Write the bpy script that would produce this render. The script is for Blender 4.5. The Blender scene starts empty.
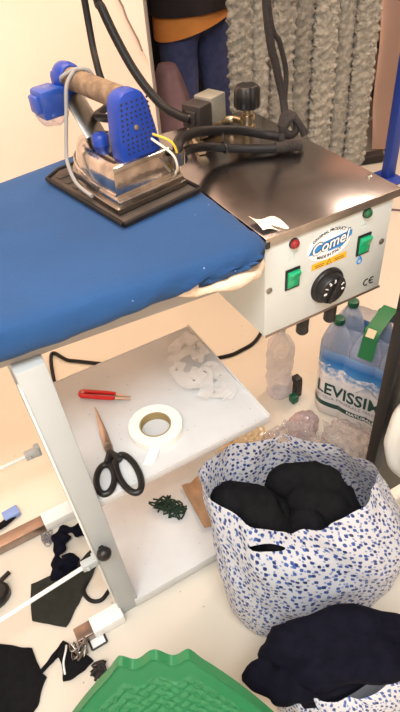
import bpy, bmesh, math, random
from mathutils import Vector, Matrix, noise, Quaternion
random.seed(7)
PI = math.pi
C = bpy.context.scene.collection
V = Vector

# ------------------------------------------------------------ helpers
def lin(c):
    return tuple((x / 12.92 if x <= 0.04045 else ((x + 0.055) / 1.055) ** 2.4) for x in [v / 255 for v in c])

def mat(name, rgb, rough=0.5, metal=0.0, var=0.0, scale=20, bump=0.0, bscale=None, trans=0.0, ior=1.45, alpha=1.0,
        spec=0.5, sheen=0.0, rgb2=None, coat=0.0, detail=4):
    m = bpy.data.materials.new(name); m.use_nodes = True
    nt = m.node_tree; b = nt.nodes['Principled BSDF']
    col = lin(rgb)
    b.inputs['Base Color'].default_value = (*col, 1)
    b.inputs['Roughness'].default_value = rough
    b.inputs['Metallic'].default_value = metal
    b.inputs['Transmission Weight'].default_value = trans
    b.inputs['IOR'].default_value = ior
    b.inputs['Alpha'].default_value = alpha
    b.inputs['Specular IOR Level'].default_value = spec
    b.inputs['Sheen Weight'].default_value = sheen
    b.inputs['Coat Weight'].default_value = coat
    tc = nt.nodes.new('ShaderNodeTexCoord')
    if var > 0 or rgb2:
        n = nt.nodes.new('ShaderNodeTexNoise'); n.inputs['Scale'].default_value = scale; n.inputs['Detail'].default_value = detail
        nt.links.new(tc.outputs['Object'], n.inputs['Vector'])
        r = nt.nodes.new('ShaderNodeValToRGB')
        r.color_ramp.elements[0].position = 0.35; r.color_ramp.elements[1].position = 0.65
        c2 = lin(rgb2) if rgb2 else tuple(min(1, c * (1 + var)) for c in col)
        c1 = col if rgb2 else tuple(c * (1 - var) for c in col)
        r.color_ramp.elements[0].color = (*c1, 1); r.color_ramp.elements[1].color = (*c2, 1)
        nt.links.new(n.outputs['Fac'], r.inputs['Fac']); nt.links.new(r.outputs['Color'], b.inputs['Base Color'])
    if bump > 0:
        n = nt.nodes.new('ShaderNodeTexNoise'); n.inputs['Scale'].default_value = bscale or scale * 3; n.inputs['Detail'].default_value = 5
        nt.links.new(tc.outputs['Object'], n.inputs['Vector'])
        bp = nt.nodes.new('ShaderNodeBump'); bp.inputs['Strength'].default_value = bump; bp.inputs['Distance'].default_value = 0.004
        nt.links.new(n.outputs['Fac'], bp.inputs['Height']); nt.links.new(bp.outputs['Normal'], b.inputs['Normal'])
    return m

def film_mat(name, rgb, alpha=0.35, rough=0.15, bump=0.6, bscale=40):
    """thin clear plastic: glossy film over a see-through layer"""
    m = bpy.data.materials.new(name); m.use_nodes = True
    nt = m.node_tree; b = nt.nodes['Principled BSDF']; out = nt.nodes['Material Output']
    b.inputs['Base Color'].default_value = (*lin(rgb), 1); b.inputs['Roughness'].default_value = rough
    b.inputs['Specular IOR Level'].default_value = 0.9
    tr = nt.nodes.new('ShaderNodeBsdfTransparent'); tr.inputs['Color'].default_value = (0.97, 0.97, 0.97, 1)
    lw = nt.nodes.new('ShaderNodeLayerWeight'); lw.inputs['Blend'].default_value = 0.35
    ad = nt.nodes.new('ShaderNodeMath'); ad.operation = 'MULTIPLY_ADD'; ad.inputs[1].default_value = 0.6; ad.inputs[2].default_value = alpha
    ad.use_clamp = True
    nt.links.new(lw.outputs['Facing'], ad.inputs[0])
    mx = nt.nodes.new('ShaderNodeMixShader')
    nt.links.new(ad.outputs[0], mx.inputs['Fac']); nt.links.new(tr.outputs[0], mx.inputs[1]); nt.links.new(b.outputs[0], mx.inputs[2])
    nt.links.new(mx.outputs[0], out.inputs['Surface'])
    tc = nt.nodes.new('ShaderNodeTexCoord')
    n = nt.nodes.new('ShaderNodeTexNoise'); n.inputs['Scale'].default_value = bscale; n.inputs['Detail'].default_value = 4
    nt.links.new(tc.outputs['Object'], n.inputs['Vector'])
    bp = nt.nodes.new('ShaderNodeBump'); bp.inputs['Strength'].default_value = bump; bp.inputs['Distance'].default_value = 0.006
    nt.links.new(n.outputs['Fac'], bp.inputs['Height']); nt.links.new(bp.outputs['Normal'], b.inputs['Normal'])
    return m

def frame_of(d):
    d = V(d).normalized()
    a = V((0, 0, 1)) if abs(d.z) < 0.95 else V((1, 0, 0))
    x = a.cross(d).normalized(); y = d.cross(x)
    return x, y, d

def cr(pts, n=8):
    """Catmull-Rom smoothing of a polyline"""
    P = [V(p) for p in pts]
    if len(P) < 3: return P
    out = []
    for i in range(len(P) - 1):
        p0 = P[i - 1] if i > 0 else 2 * P[0] - P[1]
        p1, p2 = P[i], P[i + 1]
        p3 = P[i + 2] if i + 2 < len(P) else 2 * P[-1] - P[-2]
        for k in range(n):
            t = k / n
            out.append(0.5 * ((2 * p1) + (p2 - p0) * t + (2 * p0 - 5 * p1 + 4 * p2 - p3) * t * t + (3 * p1 - p0 - 3 * p2 + p3) * t ** 3))
    out.append(P[-1]); return out

class MB:
    def __init__(s): s.bm = bmesh.new()
    def _add(s, b2, M=None):
        if M is not None: b2.transform(M)
        me = bpy.data.meshes.new('tmp'); b2.to_mesh(me); b2.free(); s.bm.from_mesh(me); bpy.data.meshes.remove(me); return s
    def box(s, lo, hi, bev=0.0, M=None, seg=2):
        b = bmesh.new(); bmesh.ops.create_cube(b, size=1)
        lo, hi = V(lo), V(hi); c = (lo + hi) / 2; d = hi - lo
        for v in b.verts: v.co = V((v.co.x * d.x, v.co.y * d.y, v.co.z * d.z)) + c
        if bev > 0: bmesh.ops.bevel(b, geom=b.edges[:], offset=min(bev, min(d) * 0.49), segments=seg, affect='EDGES', profile=0.5)
        return s._add(b, M)
    def hexa(s, bot, top, bev=0.0):
        b = bmesh.new(); vs = [b.verts.new(p) for p in list(bot) + list(top)]
        for f in ((3, 2, 1, 0), (4, 5, 6, 7), (0, 1, 5, 4), (1, 2, 6, 5), (2, 3, 7, 6), (3, 0, 4, 7)): b.faces.new([vs[i] for i in f])
        bmesh.ops.recalc_face_normals(b, faces=b.faces[:])
        if bev > 0: bmesh.ops.bevel(b, geom=b.edges[:], offset=bev, segments=2, affect='EDGES', profile=0.5)
        return s._add(b)
    def loft(s, rings, cap=True, closed=True, uv=None):
        b = bmesh.new(); R = [[b.verts.new(p) for p in r] for r in rings]
        n = len(R[0])
        for i in range(len(R) - 1):
            for j in range(n if closed else n - 1):
                k = (j + 1) % n
                b.faces.new((R[i][j], R[i][k], R[i + 1][k], R[i + 1][j]))
        if cap and closed:
            b.faces.new(R[0][::-1]); b.faces.new(R[-1])
        bmesh.ops.recalc_face_normals(b, faces=b.faces[:])
        return s._add(b)
    def tube(s, pts, r, seg=10, smooth=8, flat=1.0, cap=True):
        P = cr(pts, smooth) if smooth else [V(p) for p in pts]
        n = len(P); rings = []; x = None
        for i, p in enumerate(P):
            d = (P[min(i + 1, n - 1)] - P[max(i - 1, 0)])
            if d.length < 1e-9: d = V((0, 0, 1))
            d.normalize()
            if x is None: x = frame_of(d)[0]
            x = (x - d * x.dot(d));
            if x.length < 1e-6: x = frame_of(d)[0]
            x.normalize(); y = d.cross(x)
            rr = r(i / (n - 1)) if callable(r) else r
            rings.append([p + x * rr * math.cos(a) + y * rr * flat * math.sin(a) for a in [2 * PI * k / seg for k in range(seg)]])
        return s.loft(rings, cap)
    def lathe(s, prof, o=(0, 0, 0), ax=(0, 0, 1), seg=28, cap=True):
        x, y, d = frame_of(ax); o = V(o)
        rings = [[o + d * h + (x * math.cos(a) + y * math.sin(a)) * max(r, 1e-5) for a in [2 * PI * k / seg for k in range(seg)]] for r, h in prof]
        return s.loft(rings, cap)
    def ball(s, o, r, sub=3, sc=(1, 1, 1), f=None, M=None):
        b = bmesh.new(); bmesh.ops.create_icosphere(b, subdivisions=sub, radius=1)
        for v in b.verts:
            k = f(v.co.copy()) if f else 1
            v.co = V((v.co.x * sc[0], v.co.y * sc[1], v.co.z * sc[2])) * r * k
        if M: b.transform(M)
        b.transform(Matrix.Translation(V(o)))
        return s._add(b)
    def poly(s, pts, d, bev=0.0):
        """polygon (3D points, planar) extruded by vector d"""
        b = bmesh.new(); f = b.faces.new([b.verts.new(p) for p in pts])
        g = bmesh.ops.extrude_face_region(b, geom=[f])
        bmesh.ops.translate(b, verts=[e for e in g['geom'] if isinstance(e, bmesh.types.BMVert)], vec=V(d))
        bmesh.ops.recalc_face_normals(b, faces=b.faces[:])
        if bev > 0: bmesh.ops.bevel(b, geom=b.edges[:], offset=bev, segments=2, affect='EDGES', profile=0.5)
        return s._add(b)
    def grid(s, fn, nu, nv, thick=0.0, uvfn=None):
        b = bmesh.new(); G = [[b.verts.new(fn(i / nu, j / nv)) for j in range(nv + 1)] for i in range(nu + 1)]
        for i in range(nu):
            for j in range(nv): b.faces.new((G[i][j], G[i + 1][j], G[i + 1][j + 1], G[i][j + 1]))
        bmesh.ops.recalc_face_normals(b, faces=b.faces[:])
        if thick: bmesh.ops.solidify(b, geom=b.faces[:], thickness=thick)
        return s._add(b)
    def text(s, txt, size, M, ext=0.0004, shear=0.0, off=0.0, bend=None, sx=1.0, align='CENTER'):
        cu = bpy.data.curves.new('txt', 'FONT'); cu.body = txt; cu.size = size; cu.align_x = align; cu.align_y = 'CENTER'
        cu.extrude = ext; cu.shear = shear; cu.offset = off; cu.resolution_u = 3
        o = bpy.data.objects.new('txt', cu); C.objects.link(o)
        dg = bpy.context.evaluated_depsgraph_get(); me = bpy.data.meshes.new_from_object(o.evaluated_get(dg))
        b = bmesh.new(); b.from_mesh(me)
        bpy.data.objects.remove(o); bpy.data.curves.remove(cu); bpy.data.meshes.remove(me)
        for v in b.verts:
            v.co.x *= sx
            if bend: v.co = bend(v.co.copy())
        return s._add(b, M)

ORG = {}
def put(name, mb, material, parent=None, loc=None, smooth=True, ang=38):
    bm = mb.bm if isinstance(mb, MB) else mb
    o0 = ORG.get(parent) if parent else (V(loc) if loc is not None else V((0, 0, 0)))
    if o0 is not None: bmesh.ops.translate(bm, verts=bm.verts[:], vec=-o0)
    me = bpy.data.meshes.new(name); bm.to_mesh(me); bm.free()
    for m in (material if isinstance(material, (list, tuple)) else [material]): me.materials.append(m)
    if smooth:
        me.polygons.foreach_set('use_smooth', [True] * len(me.polygons))
        me.set_sharp_from_angle(angle=math.radians(ang))
    o = bpy.data.objects.new(name, me); C.objects.link(o)
    if parent: o.parent = parent; ORG[o] = ORG.get(parent)
    else: o.location = o0; ORG[o] = o0
    return o
def tag(o, label, cat, group=None):
    o['label'] = label; o['category'] = cat
    if group: o['group'] = group
    return o
def thing(name, label, cat, loc=(0, 0, 0), rz=0.0, group=None, local=False):
    o = bpy.data.objects.new(name, None); C.objects.link(o); o.location = loc; o.rotation_euler = (0, 0, rz)
    o.empty_display_size = 0.05
    ORG[o] = None if (local or rz) else V(loc)
    return tag(o, label, cat, group)
def struct(name, mb, m, smooth=False):
    o = put(name, mb, m, smooth=smooth); o['kind'] = 'structure'; return o
def copy_tree(o, parent=None):
    c = o.copy(); C.objects.link(c)
    if parent: c.parent = parent
    for ch in list(o.children): copy_tree(ch, c)
    return c
def nz(p, s=1.0, o=0.0): return noise.noise(V((p[0] * s + o, p[1] * s + o * 1.7, p[2] * s - o)))

# ------------------------------------------------------------ materials
M_wall = mat('wall_paint', (245, 222, 203), 0.28, var=0.03, scale=3, bump=0.05, bscale=6)
M_panel = mat('panel_paint', (246, 229, 213), 0.5)
M_back = mat('back_wall_paint', (178, 160, 150), 0.7, var=0.06, scale=3)
M_ceil = mat('ceiling_paint', (235, 232, 226), 0.8)
M_trim = mat('grey_trim', (150, 146, 142), 0.35, 0.7)
M_powder = mat('white_powder_coat', (176, 182, 182), 0.42, var=0.03, scale=8)
M_white = mat('white_enamel', (232, 233, 230), 0.35)
M_shelf = mat('shelf_coat', (200, 201, 200), 0.4, var=0.04, scale=12)
M_barmetal = mat('brushed_bar', (150, 132, 120), 0.3, 0.85, var=0.1, scale=30)
M_steel = mat('brushed_steel', (150, 147, 149), 0.2, 1.0, var=0.10, scale=14, bump=0.06, bscale=30)
M_lip = mat('steel_lip', (176, 166, 156), 0.35, 0.9, var=0.08, scale=40)
M_boxp = mat('boiler_enamel', (194, 199, 194), 0.4, var=0.02, scale=6)
M_chrome = mat('chrome', (186, 183, 178), 0.15, 1.0, var=0.3, scale=28, bump=0.1, bscale=60)
M_chromed = mat('dull_chrome', (140, 136, 130), 0.3, 1.0, var=0.15, scale=30)
M_blue = mat('blue_plastic', (24, 60, 150), 0.38, var=0.04, scale=20)
M_bluesw = mat('blue_switch_plastic', (36, 72, 152), 0.3, var=0.12, scale=30)
M_cork = mat('cork', (108, 90, 72), 0.85, rgb2=(138, 116, 92), scale=60, bump=0.4, bscale=120)
M_black = mat('black_plastic', (24, 24, 25), 0.4)
M_rubber = mat('black_rubber', (22, 22, 23), 0.5, bump=0.15, bscale=80, spec=0.3)
M_braid = mat('braided_sleeve', (40, 35, 33), 0.8, var=0.35, scale=260, bump=0.4, bscale=300)
M_greyc = mat('grey_cord', (140, 138, 134), 0.6)
M_mat = mat('dirty_rest_pad', (72, 62, 54), 0.7, var=0.2, scale=25, bump=0.2, bscale=60)
M_brass = mat('brass', (178, 164, 136), 0.3, 1.0, var=0.12, scale=40)
M_coil = mat('coil_plastic', (42, 38, 37), 0.5)
M_coilm = mat('zinc_coil_case', (142, 140, 128), 0.45, 0.4, var=0.1, scale=20)
M_red = mat('red_plastic', (205, 40, 38), 0.35)
M_redl = mat('red_lens', (140, 24, 30), 0.2, coat=0.5)
M_greenl = mat('green_lens', (18, 84, 52), 0.2, coat=0.5)
M_greenr = mat('green_rocker', (20, 165, 110), 0.25, coat=0.4)
M_ink = mat('black_ink', (38, 36, 38), 0.6)
M_pale = mat('pale_print', (178, 194, 190), 0.6)
M_bluei = mat('blue_ink', (42, 130, 200), 0.5)
M_wink = mat('white_ink', (238, 238, 236), 0.5)
M_yel = mat('yellow_sticker', (222, 172, 42), 0.5)
M_screw = mat('screw_zinc', (150, 148, 140), 0.35, 0.9)
M_steelb = mat('blade_steel', (176, 160, 148), 0.28, 0.95, var=0.08, scale=30)
M_tape = mat('tape_white', (236, 234, 224), 0.45)
M_card = mat('cardboard_core', (150, 132, 88), 0.7)
M_paper = mat('brown_paper', (158, 126, 96), 0.8, var=0.15, scale=18)
M_gthread = mat('green_thread', (30, 50, 38), 0.9)
M_strip = mat('sheer_strip', (228, 224, 220), 0.5)
M_dark = mat('black_cloth', (23, 23, 25), 0.95, var=0.15, scale=60, bump=0.8, bscale=40, spec=0.08)
M_navy = mat('navy_cloth', (15, 16, 27), 0.95, var=0.2, scale=50, bump=1.0, bscale=34, spec=0.08)
M_olive = mat('olive_black_cloth', (36, 38, 32), 0.95, var=0.12, scale=40, bump=0.3, bscale=220)
M_lint = mat('lint', (120, 118, 122), 1.0)
M_green = mat('green_chair_plastic', (36, 112, 70), 0.33, var=0.04, scale=12)
M_capg = mat('dark_green_cap', (18, 88, 62), 0.4)
M_strap = mat('green_strap', (24, 110, 62), 0.4)
M_wbag = mat('white_carrier', (226, 228, 220), 0.4, bump=0.3, bscale=14)
M_postb = mat('black_steel', (26, 25, 25), 0.4)
M_litface = mat('olive_lit_face', (92, 90, 80), 0.6)  # olive tone stands in for light on the black leg's front face
M_bluepost = mat('blue_steel', (38, 68, 160), 0.4)
M_pad = mat('felt_pad', (224, 206, 182), 0.95, var=0.1, scale=60, bump=0.5, bscale=140)
M_skin = mat('skin', (190, 140, 112), 0.55)
M_hair = mat('dark_hair', (30, 24, 22), 0.7)
M_jean = mat('dark_denim', (66, 74, 112), 0.9, var=0.15, scale=40)
M_jacket = mat('dark_jacket', (40, 33, 34), 0.9, var=0.1, scale=20)
M_orange = mat('ochre_cloth', (214, 138, 66), 0.85, var=0.08, scale=12)
M_mauve = mat('mauve_sack', (118, 92, 96), 0.8, var=0.18, scale=14)
M_film = film_mat('clear_film', (206, 192, 188), 0.16, 0.06, bump=1.0)
M_film2 = film_mat('mauve_film', (186, 160, 160), 0.45, 0.2)
M_filmy = film_mat('yellowish_film', (232, 206, 160), 0.4, 0.2)
M_petb = film_mat('pet_bottle', (214, 212, 222), 0.25, 0.08, bump=0.3, bscale=30)
M_water = film_mat('water_bottle_blue', (176, 196, 224), 0.42, 0.08, bump=0.2, bscale=20)
M_wrap = film_mat('clear_wrap', (182, 196, 226), 0.26, 0.1, bump=0.4, bscale=30)
M_dust = film_mat('dusty_sheet', (226, 188, 168), 0.5, 0.4, bump=0.4, bscale=6)
M_duster = mat('pink_garment', (196, 160, 144), 0.9, var=0.12, scale=6)
M_board = mat('grey_board', (152, 150, 146), 0.7)

def floor_mat():
    m = mat('floor_tile', (210, 203, 188), 0.27, var=0.035, scale=1.6, bump=0.03, bscale=3)
    nt = m.node_tree; b = nt.nodes['Principled BSDF']
    base = b.inputs['Base Color'].links[0].from_socket
    tc = nt.nodes.new('ShaderNodeTexCoord')
    v = nt.nodes.new('ShaderNodeTexVoronoi'); v.inputs['Scale'].default_value = 22; v.inputs['Randomness'].default_value = 1
    nt.links.new(tc.outputs['Object'], v.inputs['Vector'])
    lt = nt.nodes.new('ShaderNodeMath'); lt.operation = 'LESS_THAN'; lt.inputs[1].default_value = 0.055
    nt.links.new(v.outputs['Distance'], lt.inputs[0])
    mx = nt.nodes.new('ShaderNodeMixRGB'); mx.inputs[2].default_value = (*lin((120, 108, 98)), 1)
    sc = nt.nodes.new('ShaderNodeMath'); sc.operation = 'MULTIPLY'; sc.inputs[1].default_value = 0.55
    nt.links.new(lt.outputs[0], sc.inputs[0]); nt.links.new(sc.outputs[0], mx.inputs[0])
    nt.links.new(base, mx.inputs[1]); nt.links.new(mx.outputs[0], b.inputs['Base Color'])
    return m
M_floor = floor_mat()

def speck(m, rgb, scale, thr, amt):
    nt = m.node_tree; b = nt.nodes['Principled BSDF']
    s = b.inputs['Base Color']
    base = s.links[0].from_socket if s.links else None
    tc = nt.nodes.new('ShaderNodeTexCoord')
    v = nt.nodes.new('ShaderNodeTexVoronoi'); v.inputs['Scale'].default_value = scale
    nt.links.new(tc.outputs['Object'], v.inputs['Vector'])
    lt = nt.nodes.new('ShaderNodeMath'); lt.operation = 'LESS_THAN'; lt.inputs[1].default_value = thr
    nt.links.new(v.outputs['Distance'], lt.inputs[0])
    sc = nt.nodes.new('ShaderNodeMath'); sc.operation = 'MULTIPLY'; sc.inputs[1].default_value = amt
    nt.links.new(lt.outputs[0], sc.inputs[0])
    mx = nt.nodes.new('ShaderNodeMixRGB'); mx.inputs[2].default_value = (*lin(rgb), 1)
    if base: nt.links.new(base, mx.inputs[1])
    else: mx.inputs[1].default_value = s.default_value
    nt.links.new(sc.outputs[0], mx.inputs[0]); nt.links.new(mx.outputs[0], s)
speck(M_steel, (92, 84, 82), 60, 0.09, 0.35)
speck(M_shelf, (110, 104, 98), 45, 0.07, 0.5)
M_cloth = mat('blue_cotton', (27, 69, 116), 0.92, var=0.12, scale=4, bump=0.25, bscale=260, sheen=0.05)
speck(M_cloth, (150, 170, 210), 26, 0.035, 0.6)

def bag_mat(holes):
    m = bpy.data.materials.new('printed_bag_film'); m.use_nodes = True
    nt = m.node_tree; N = nt.nodes; L = nt.links; b = N['Principled BSDF']; out = N['Material Output']
    b.inputs['Roughness'].default_value = 0.38
    uv = N.new('ShaderNodeUVMap')
    def vor(scale, thr, off, rnd=0.85):
        mp = N.new('ShaderNodeMapping'); mp.inputs['Location'].default_value = (off, off * 1.3, 0); mp.inputs['Scale'].default_value = (scale, scale * 0.78, 1)
        mp.inputs['Rotation'].default_value = (0, 0, 0.35)
        L.new(uv.outputs[0], mp.inputs['Vector'])
        v = N.new('ShaderNodeTexVoronoi'); v.voronoi_dimensions = '2D'; v.distance = 'MINKOWSKI'; v.inputs['Exponent'].default_value = 3.2
        v.inputs['Scale'].default_value = 1; v.inputs['Randomness'].default_value = rnd
        L.new(mp.outputs[0], v.inputs['Vector'])
        lt = N.new('ShaderNodeMath'); lt.operation = 'LESS_THAN'; lt.inputs[1].default_value = thr
        L.new(v.outputs['Distance'], lt.inputs[0]); return lt, v
    a, va = vor(76, 0.245, 3.0)
    d, vd = vor(92, 0.18, 11.0, 1.0)
    rp = N.new('ShaderNodeSeparateColor'); L.new(va.outputs['Color'], rp.inputs[0])
    cr_ = N.new('ShaderNodeValToRGB'); cr_.color_ramp.elements[0].color = (*lin((24, 40, 100)), 1); cr_.color_ramp.elements[1].color = (*lin((70, 104, 176)), 1)
    L.new(rp.outputs[0], cr_.inputs['Fac'])
    m1 = N.new('ShaderNodeMixRGB'); m1.inputs[1].default_value = (*lin((214, 218, 224)), 1); m1.inputs[2].default_value = (*lin((138, 156, 196)), 1)
    L.new(d.outputs[0], m1.inputs[0])
    m2 = N.new('ShaderNodeMixRGB'); L.new(a.outputs[0], m2.inputs[0]); L.new(m1.outputs[0], m2.inputs[1]); L.new(cr_.outputs[0], m2.inputs[2])
    L.new(m2.outputs[0], b.inputs['Base Color'])
    tl = N.new('ShaderNodeBsdfTranslucent'); L.new(m2.outputs[0], tl.inputs['Color'])
    mt = N.new('ShaderNodeMixShader'); mt.inputs[0].default_value = 0.2; L.new(b.outputs[0], mt.inputs[1]); L.new(tl.outputs[0], mt.inputs[2])
    surf = mt.outputs[0]
    for (cx, cy, rx, ry) in holes:      # die-cut hand holes
        mp = N.new('ShaderNodeMapping'); mp.inputs['Location'].default_value = (-cx / rx, -cy / ry, 0); mp.inputs['Scale'].default_value = (1 / rx, 1 / ry, 0)
        L.new(uv.outputs[0], mp.inputs['Vector'])
        ln = N.new('ShaderNodeVectorMath'); ln.operation = 'LENGTH'; L.new(mp.outputs[0], ln.inputs[0])
        lt = N.new('ShaderNodeMath'); lt.operation = 'LESS_THAN'; lt.inputs[1].default_value = 1.0; L.new(ln.outputs['Value'], lt.inputs[0])
        tr = N.new('ShaderNodeBsdfTransparent')
        mx = N.new('ShaderNodeMixShader'); L.new(lt.outputs[0], mx.inputs[0]); L.new(surf, mx.inputs[1]); L.new(tr.outputs[0], mx.inputs[2])
        surf = mx.outputs[0]
    L.new(surf, out.inputs['Surface'])
    return m

# ------------------------------------------------------------ room
s = MB(); s.box((-1.6, -1.4, -0.06), (3.6, 4.6, 0)); struct('floor', s, M_floor)
s = MB(); s.box((-1.6, -1.4, 2.75), (3.6, 4.6, 2.81)); struct('ceiling', s, M_ceil)
WL = 1.9
s = MB(); s.box((-1.6, WL, 0), (0.842, WL + 0.1, 2.75)); struct('wall_left', s, M_wall)
s = MB(); s.box((-1.6, 4.5, 0), (3.6, 4.6, 2.75)); struct('wall_back', s, M_back)
s = MB(); s.box((3.5, -1.4, 0), (3.6, 4.5, 2.75)); struct('wall_right', s, M_back)
s = MB(); s.box((-1.7, -1.4, 0), (-1.6, 4.6, 2.75)); struct('wall_side', s, M_panel)
s = MB(); s.box((-1.6, -1.5, 0), (3.6, -1.4, 2.75)); struct('wall_front', s, M_panel)
# jagged-edged lining sheet between the wall and the metal corner strip
edge = []
for i in range(80):
    z = 2.70 - 2.68 * i / 79
    x = 0.7685 + (1.021 - z) * 0.376
    x = max(0.2, min(x, 0.9)) + (random.random() - 0.5) * 0.006
    edge.append((min(x, 0.838), z))
s = MB(); s.poly([(x, WL - 0.0005, z) for x, z in edge] + [(0.842, WL - 0.0005, 0), (0.842, WL - 0.0005, 2.75)], (0, -0.012, 0))
struct('trim_1', s, M_panel)
s = MB(); s.tube([(x - 0.001, WL - 0.0065, z) for x, z in edge if x < 0.837], 0.0035, 6, 0); struct('trim_3', s, mat('torn_edge_shadow', (150, 132, 120), 0.8))  # torn sheet edge with its shadow line put in as a grey-brown tube
s = MB(); s.box((0.842, WL - 0.020, 0), (0.852, WL + 0.11, 2.75), 0.002); struct('trim_2', s, M_trim)

# ------------------------------------------------------------ ironing table
T = thing('ironing_table', 'white steel ironing table with blue cloth covered board and two open shelves', 'ironing table', (0.04, 0.85, 0))

def rr_loop(d, n=260):
    """rounded outline of the board inset by d (negative = outwards), tapering to the left nose"""
    x0, x1, y0, y1, R = -0.80 + d, 0.452 - d, 0.628 + d, 1.158 - d, max(0.008, 0.05 - d)
    RL = max(0.02, 0.2 - d)
    pts = []
    def arc(cx, cy, r, a0, a1, k):
        for i in range(k + 1):
            a = a0 + (a1 - a0) * i / k; pts.append((cx + r * math.cos(a), cy + r * math.sin(a)))
    arc(x1 - R, y0 + R, R, -PI / 2, 0, 14); arc(x1 - R, y1 - R, R, 0, PI / 2, 14)
    arc(x0 + RL, y1 - RL, RL, PI / 2, PI, 14); arc(x0 + RL, y0 + RL, RL, PI, 1.5 * PI, 14)
    # resample
    P = pts + [pts[0]]; Ls = [0]
    for a, b in zip(P, P[1:]): Ls.append(Ls[-1] + math.hypot(b[0] - a[0], b[1] - a[1]))
    out = []; j = 0
    for i in range(n):
        t = Ls[-1] * i / n
        while Ls[j + 1] < t: j += 1
        k = (t - Ls[j]) / max(1e-9, Ls[j + 1] - Ls[j]); a, b = P[j], P[j + 1]
        x = a[0] + (b[0] - a[0]) * k; y = a[1] + (b[1] - a[1]) * k
        f = (1.158 - y) / 0.53
        y += f * 0.085 * (0.42 - x) - (1 - f) * 0.17 * max(0, 0.36 - x)
        out.append((x, y))
    return out

rings = []
for d, z in ((0.20, .922), (0.15, .922), (0.11, .922), (0.075, .922), (0.045, .9215), (0.024, .921), (0.012, .9185), (0.004, .9135), (0.0, .906), (-0.003, .897), (-0.004, .886), (-0.002, .875), (0.004, .866), (0.016, .863), (0.03, .866)):
    lp = rr_loop(d); rg = []
    for (x, y) in lp:
        w = max(0.0, min(1.0, (0.921 - z) / 0.03))
        corner = max(0.0, min(1.0, (x - 0.10) / 0.25)) * (1 if y < 0.75 else 0.25)
        a = nz((x * 1.0 - z * 1.6, y, z), 30, 3) * 0.004 * w + nz((x * 1.2 - z * 1.0, y * 1.2, z * .35), 42, 9) * 0.016 * w * corner + 0.0055 * math.sin((x - 1.6 * z + 0.5 * y) * 150 + 3 * nz((x, y, z), 14, 2)) * w * max(0.0, min(1.0, (x - 0.24) / 0.1)) * (1 if y < 0.72 else 0.3)
        zz = z + nz((x, y, 0), 3.0, 5) * 0.0022 * (1 - w) + (0.016 * w * corner * max(0, min(1, (0.9 - z) / 0.02)) if z < 0.9 else 0)
        nx, ny = x - 0.0, y - 0.9
        L_ = math.hypot(nx, ny * 3); rg.append(V((x + a * nx / L_, y + a * ny * 3 / L_, zz + 0.3 * a)))
    rings.append(rg)
s = MB(); s.loft(rings); put('cloth_cover', s, M_cloth, T, ang=80)
rings = []
for d, z in ((0.03, .858), (0.0, .858), (-0.004, .863), (-0.005, .872), (-0.001, .880), (0.03, .881)):
    rg = []
    for (x, y) in rr_loop(d):
        k = max(0.0, min(1.0, (x - 0.29) / 0.07))
        a = 0.0 if k == 0 else nz((x, y, z), 60, 4) * 0.004
        e = (1 - k) * 0.02
        dx, dy = x - 0.1, y - 0.9
        L_ = math.hypot(dx, dy)
        rg.append(V((x - dx / L_ * e, y - dy / L_ * e + a, z + a + (1 - k) * 0.012)))
    rings.append(rg)
s = MB(); s.loft(rings); put('felt_pad', s, M_pad, T, ang=80)
s = MB(); s.loft([[V((x, y, z)) for x, y in rr_loop(0.035)] for z in (0.835, 0.862)]); put('board', s, M_board, T, ang=30)
# two bearer arms that run under the boiler
for y in (0.74, 1.06):
    s = MB(); s.box((0.03, y - 0.02, 0.806), (0.4655, y + 0.02, 0.836), 0.002); put('bearer_arm', s, M_powder, T)
Y0 = 0.664
def column(y, dx=0.0):
    s = MB()
    s.hexa([(0.047 + dx, y, 0.0), (0.096 + dx, y, 0.0), (0.096 + dx, y + 0.035, 0), (0.047 + dx, y + 0.035, 0)],
           [(0.026 + dx, y, 0.836), (0.073 + dx, y, 0.836), (0.073 + dx, y + 0.035, 0.836), (0.026 + dx, y + 0.035, 0.836)], 0.0025)
    return s
col = put('column', column(Y0), M_powder, T)
s = MB(); s.hexa([(0.0405, Y0 - .002, 0.10), (0.0450, Y0 - .002, 0.10), (0.0450, Y0 + 0.02, 0.10), (0.0405, Y0 + .02, 0.10)], [(0.0245, Y0 - .002, 0.80), (0.028, Y0 - .002, 0.80), (0.028, Y0 + .02, 0.80), (0.0245, Y0 + .02, 0.80)], 0.0006); put('edge_trim', s, M_white, col)
put('column', column(0.985), M_powder, T)
# feet: white sleeve and metal bar
s = MB(); s.box((-0.027, 0.642, 0.0), (0.05, 0.682, 0.037), 0.003); put('foot', s, M_white, T)
s = MB(); s.box((-0.036, 0.978, 0.0), (0.05, 1.02, 0.037), 0.003); put('foot', s, M_white, T)
s = MB(); s.box((-0.067, 0.645, 0.002), (-0.024, 0.679, 0.034), 0.002); put('foot_bar', s, M_barmetal, T)
s = MB(); s.box((-0.95, 0.981, 0.002), (-0.03, 1.017, 0.034), 0.002); put('foot_bar', s, M_barmetal, T)
# shelves
def tray(x0, x1, y0, y1, z, lip, up=0.0):
    s = MB(); t = 0.003
    s.box((x0, y0, z - t), (x1, y1, z), 0.0008)
    s.box((x0, y0 - t, z - lip), (x1, y0 + 0.001, z + .0005), 0.001); s.box((x0, y1 - 0.001, z - lip), (x1, y1 + t, z + .0005), 0.001)
    s.box((x1 - 0.001, y0 - t, z - lip), (x1 + t, y1 + t, z + up), 0.001); s.box((x0 - t, y0 - t, z - lip), (x0 + .001, y1 + t, z + up * 0.5), 0.001)
    return s
put('upper_shelf', tray(0.085, 0.480, 0.676, 1.036, 0.452, 0.02, 0.006), M_shelf, T)
put('lower_shelf', tray(0.09, 0.480, 0.664, 1.036, 0.036, 0.03, 0.004), M_shelf, T)
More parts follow.
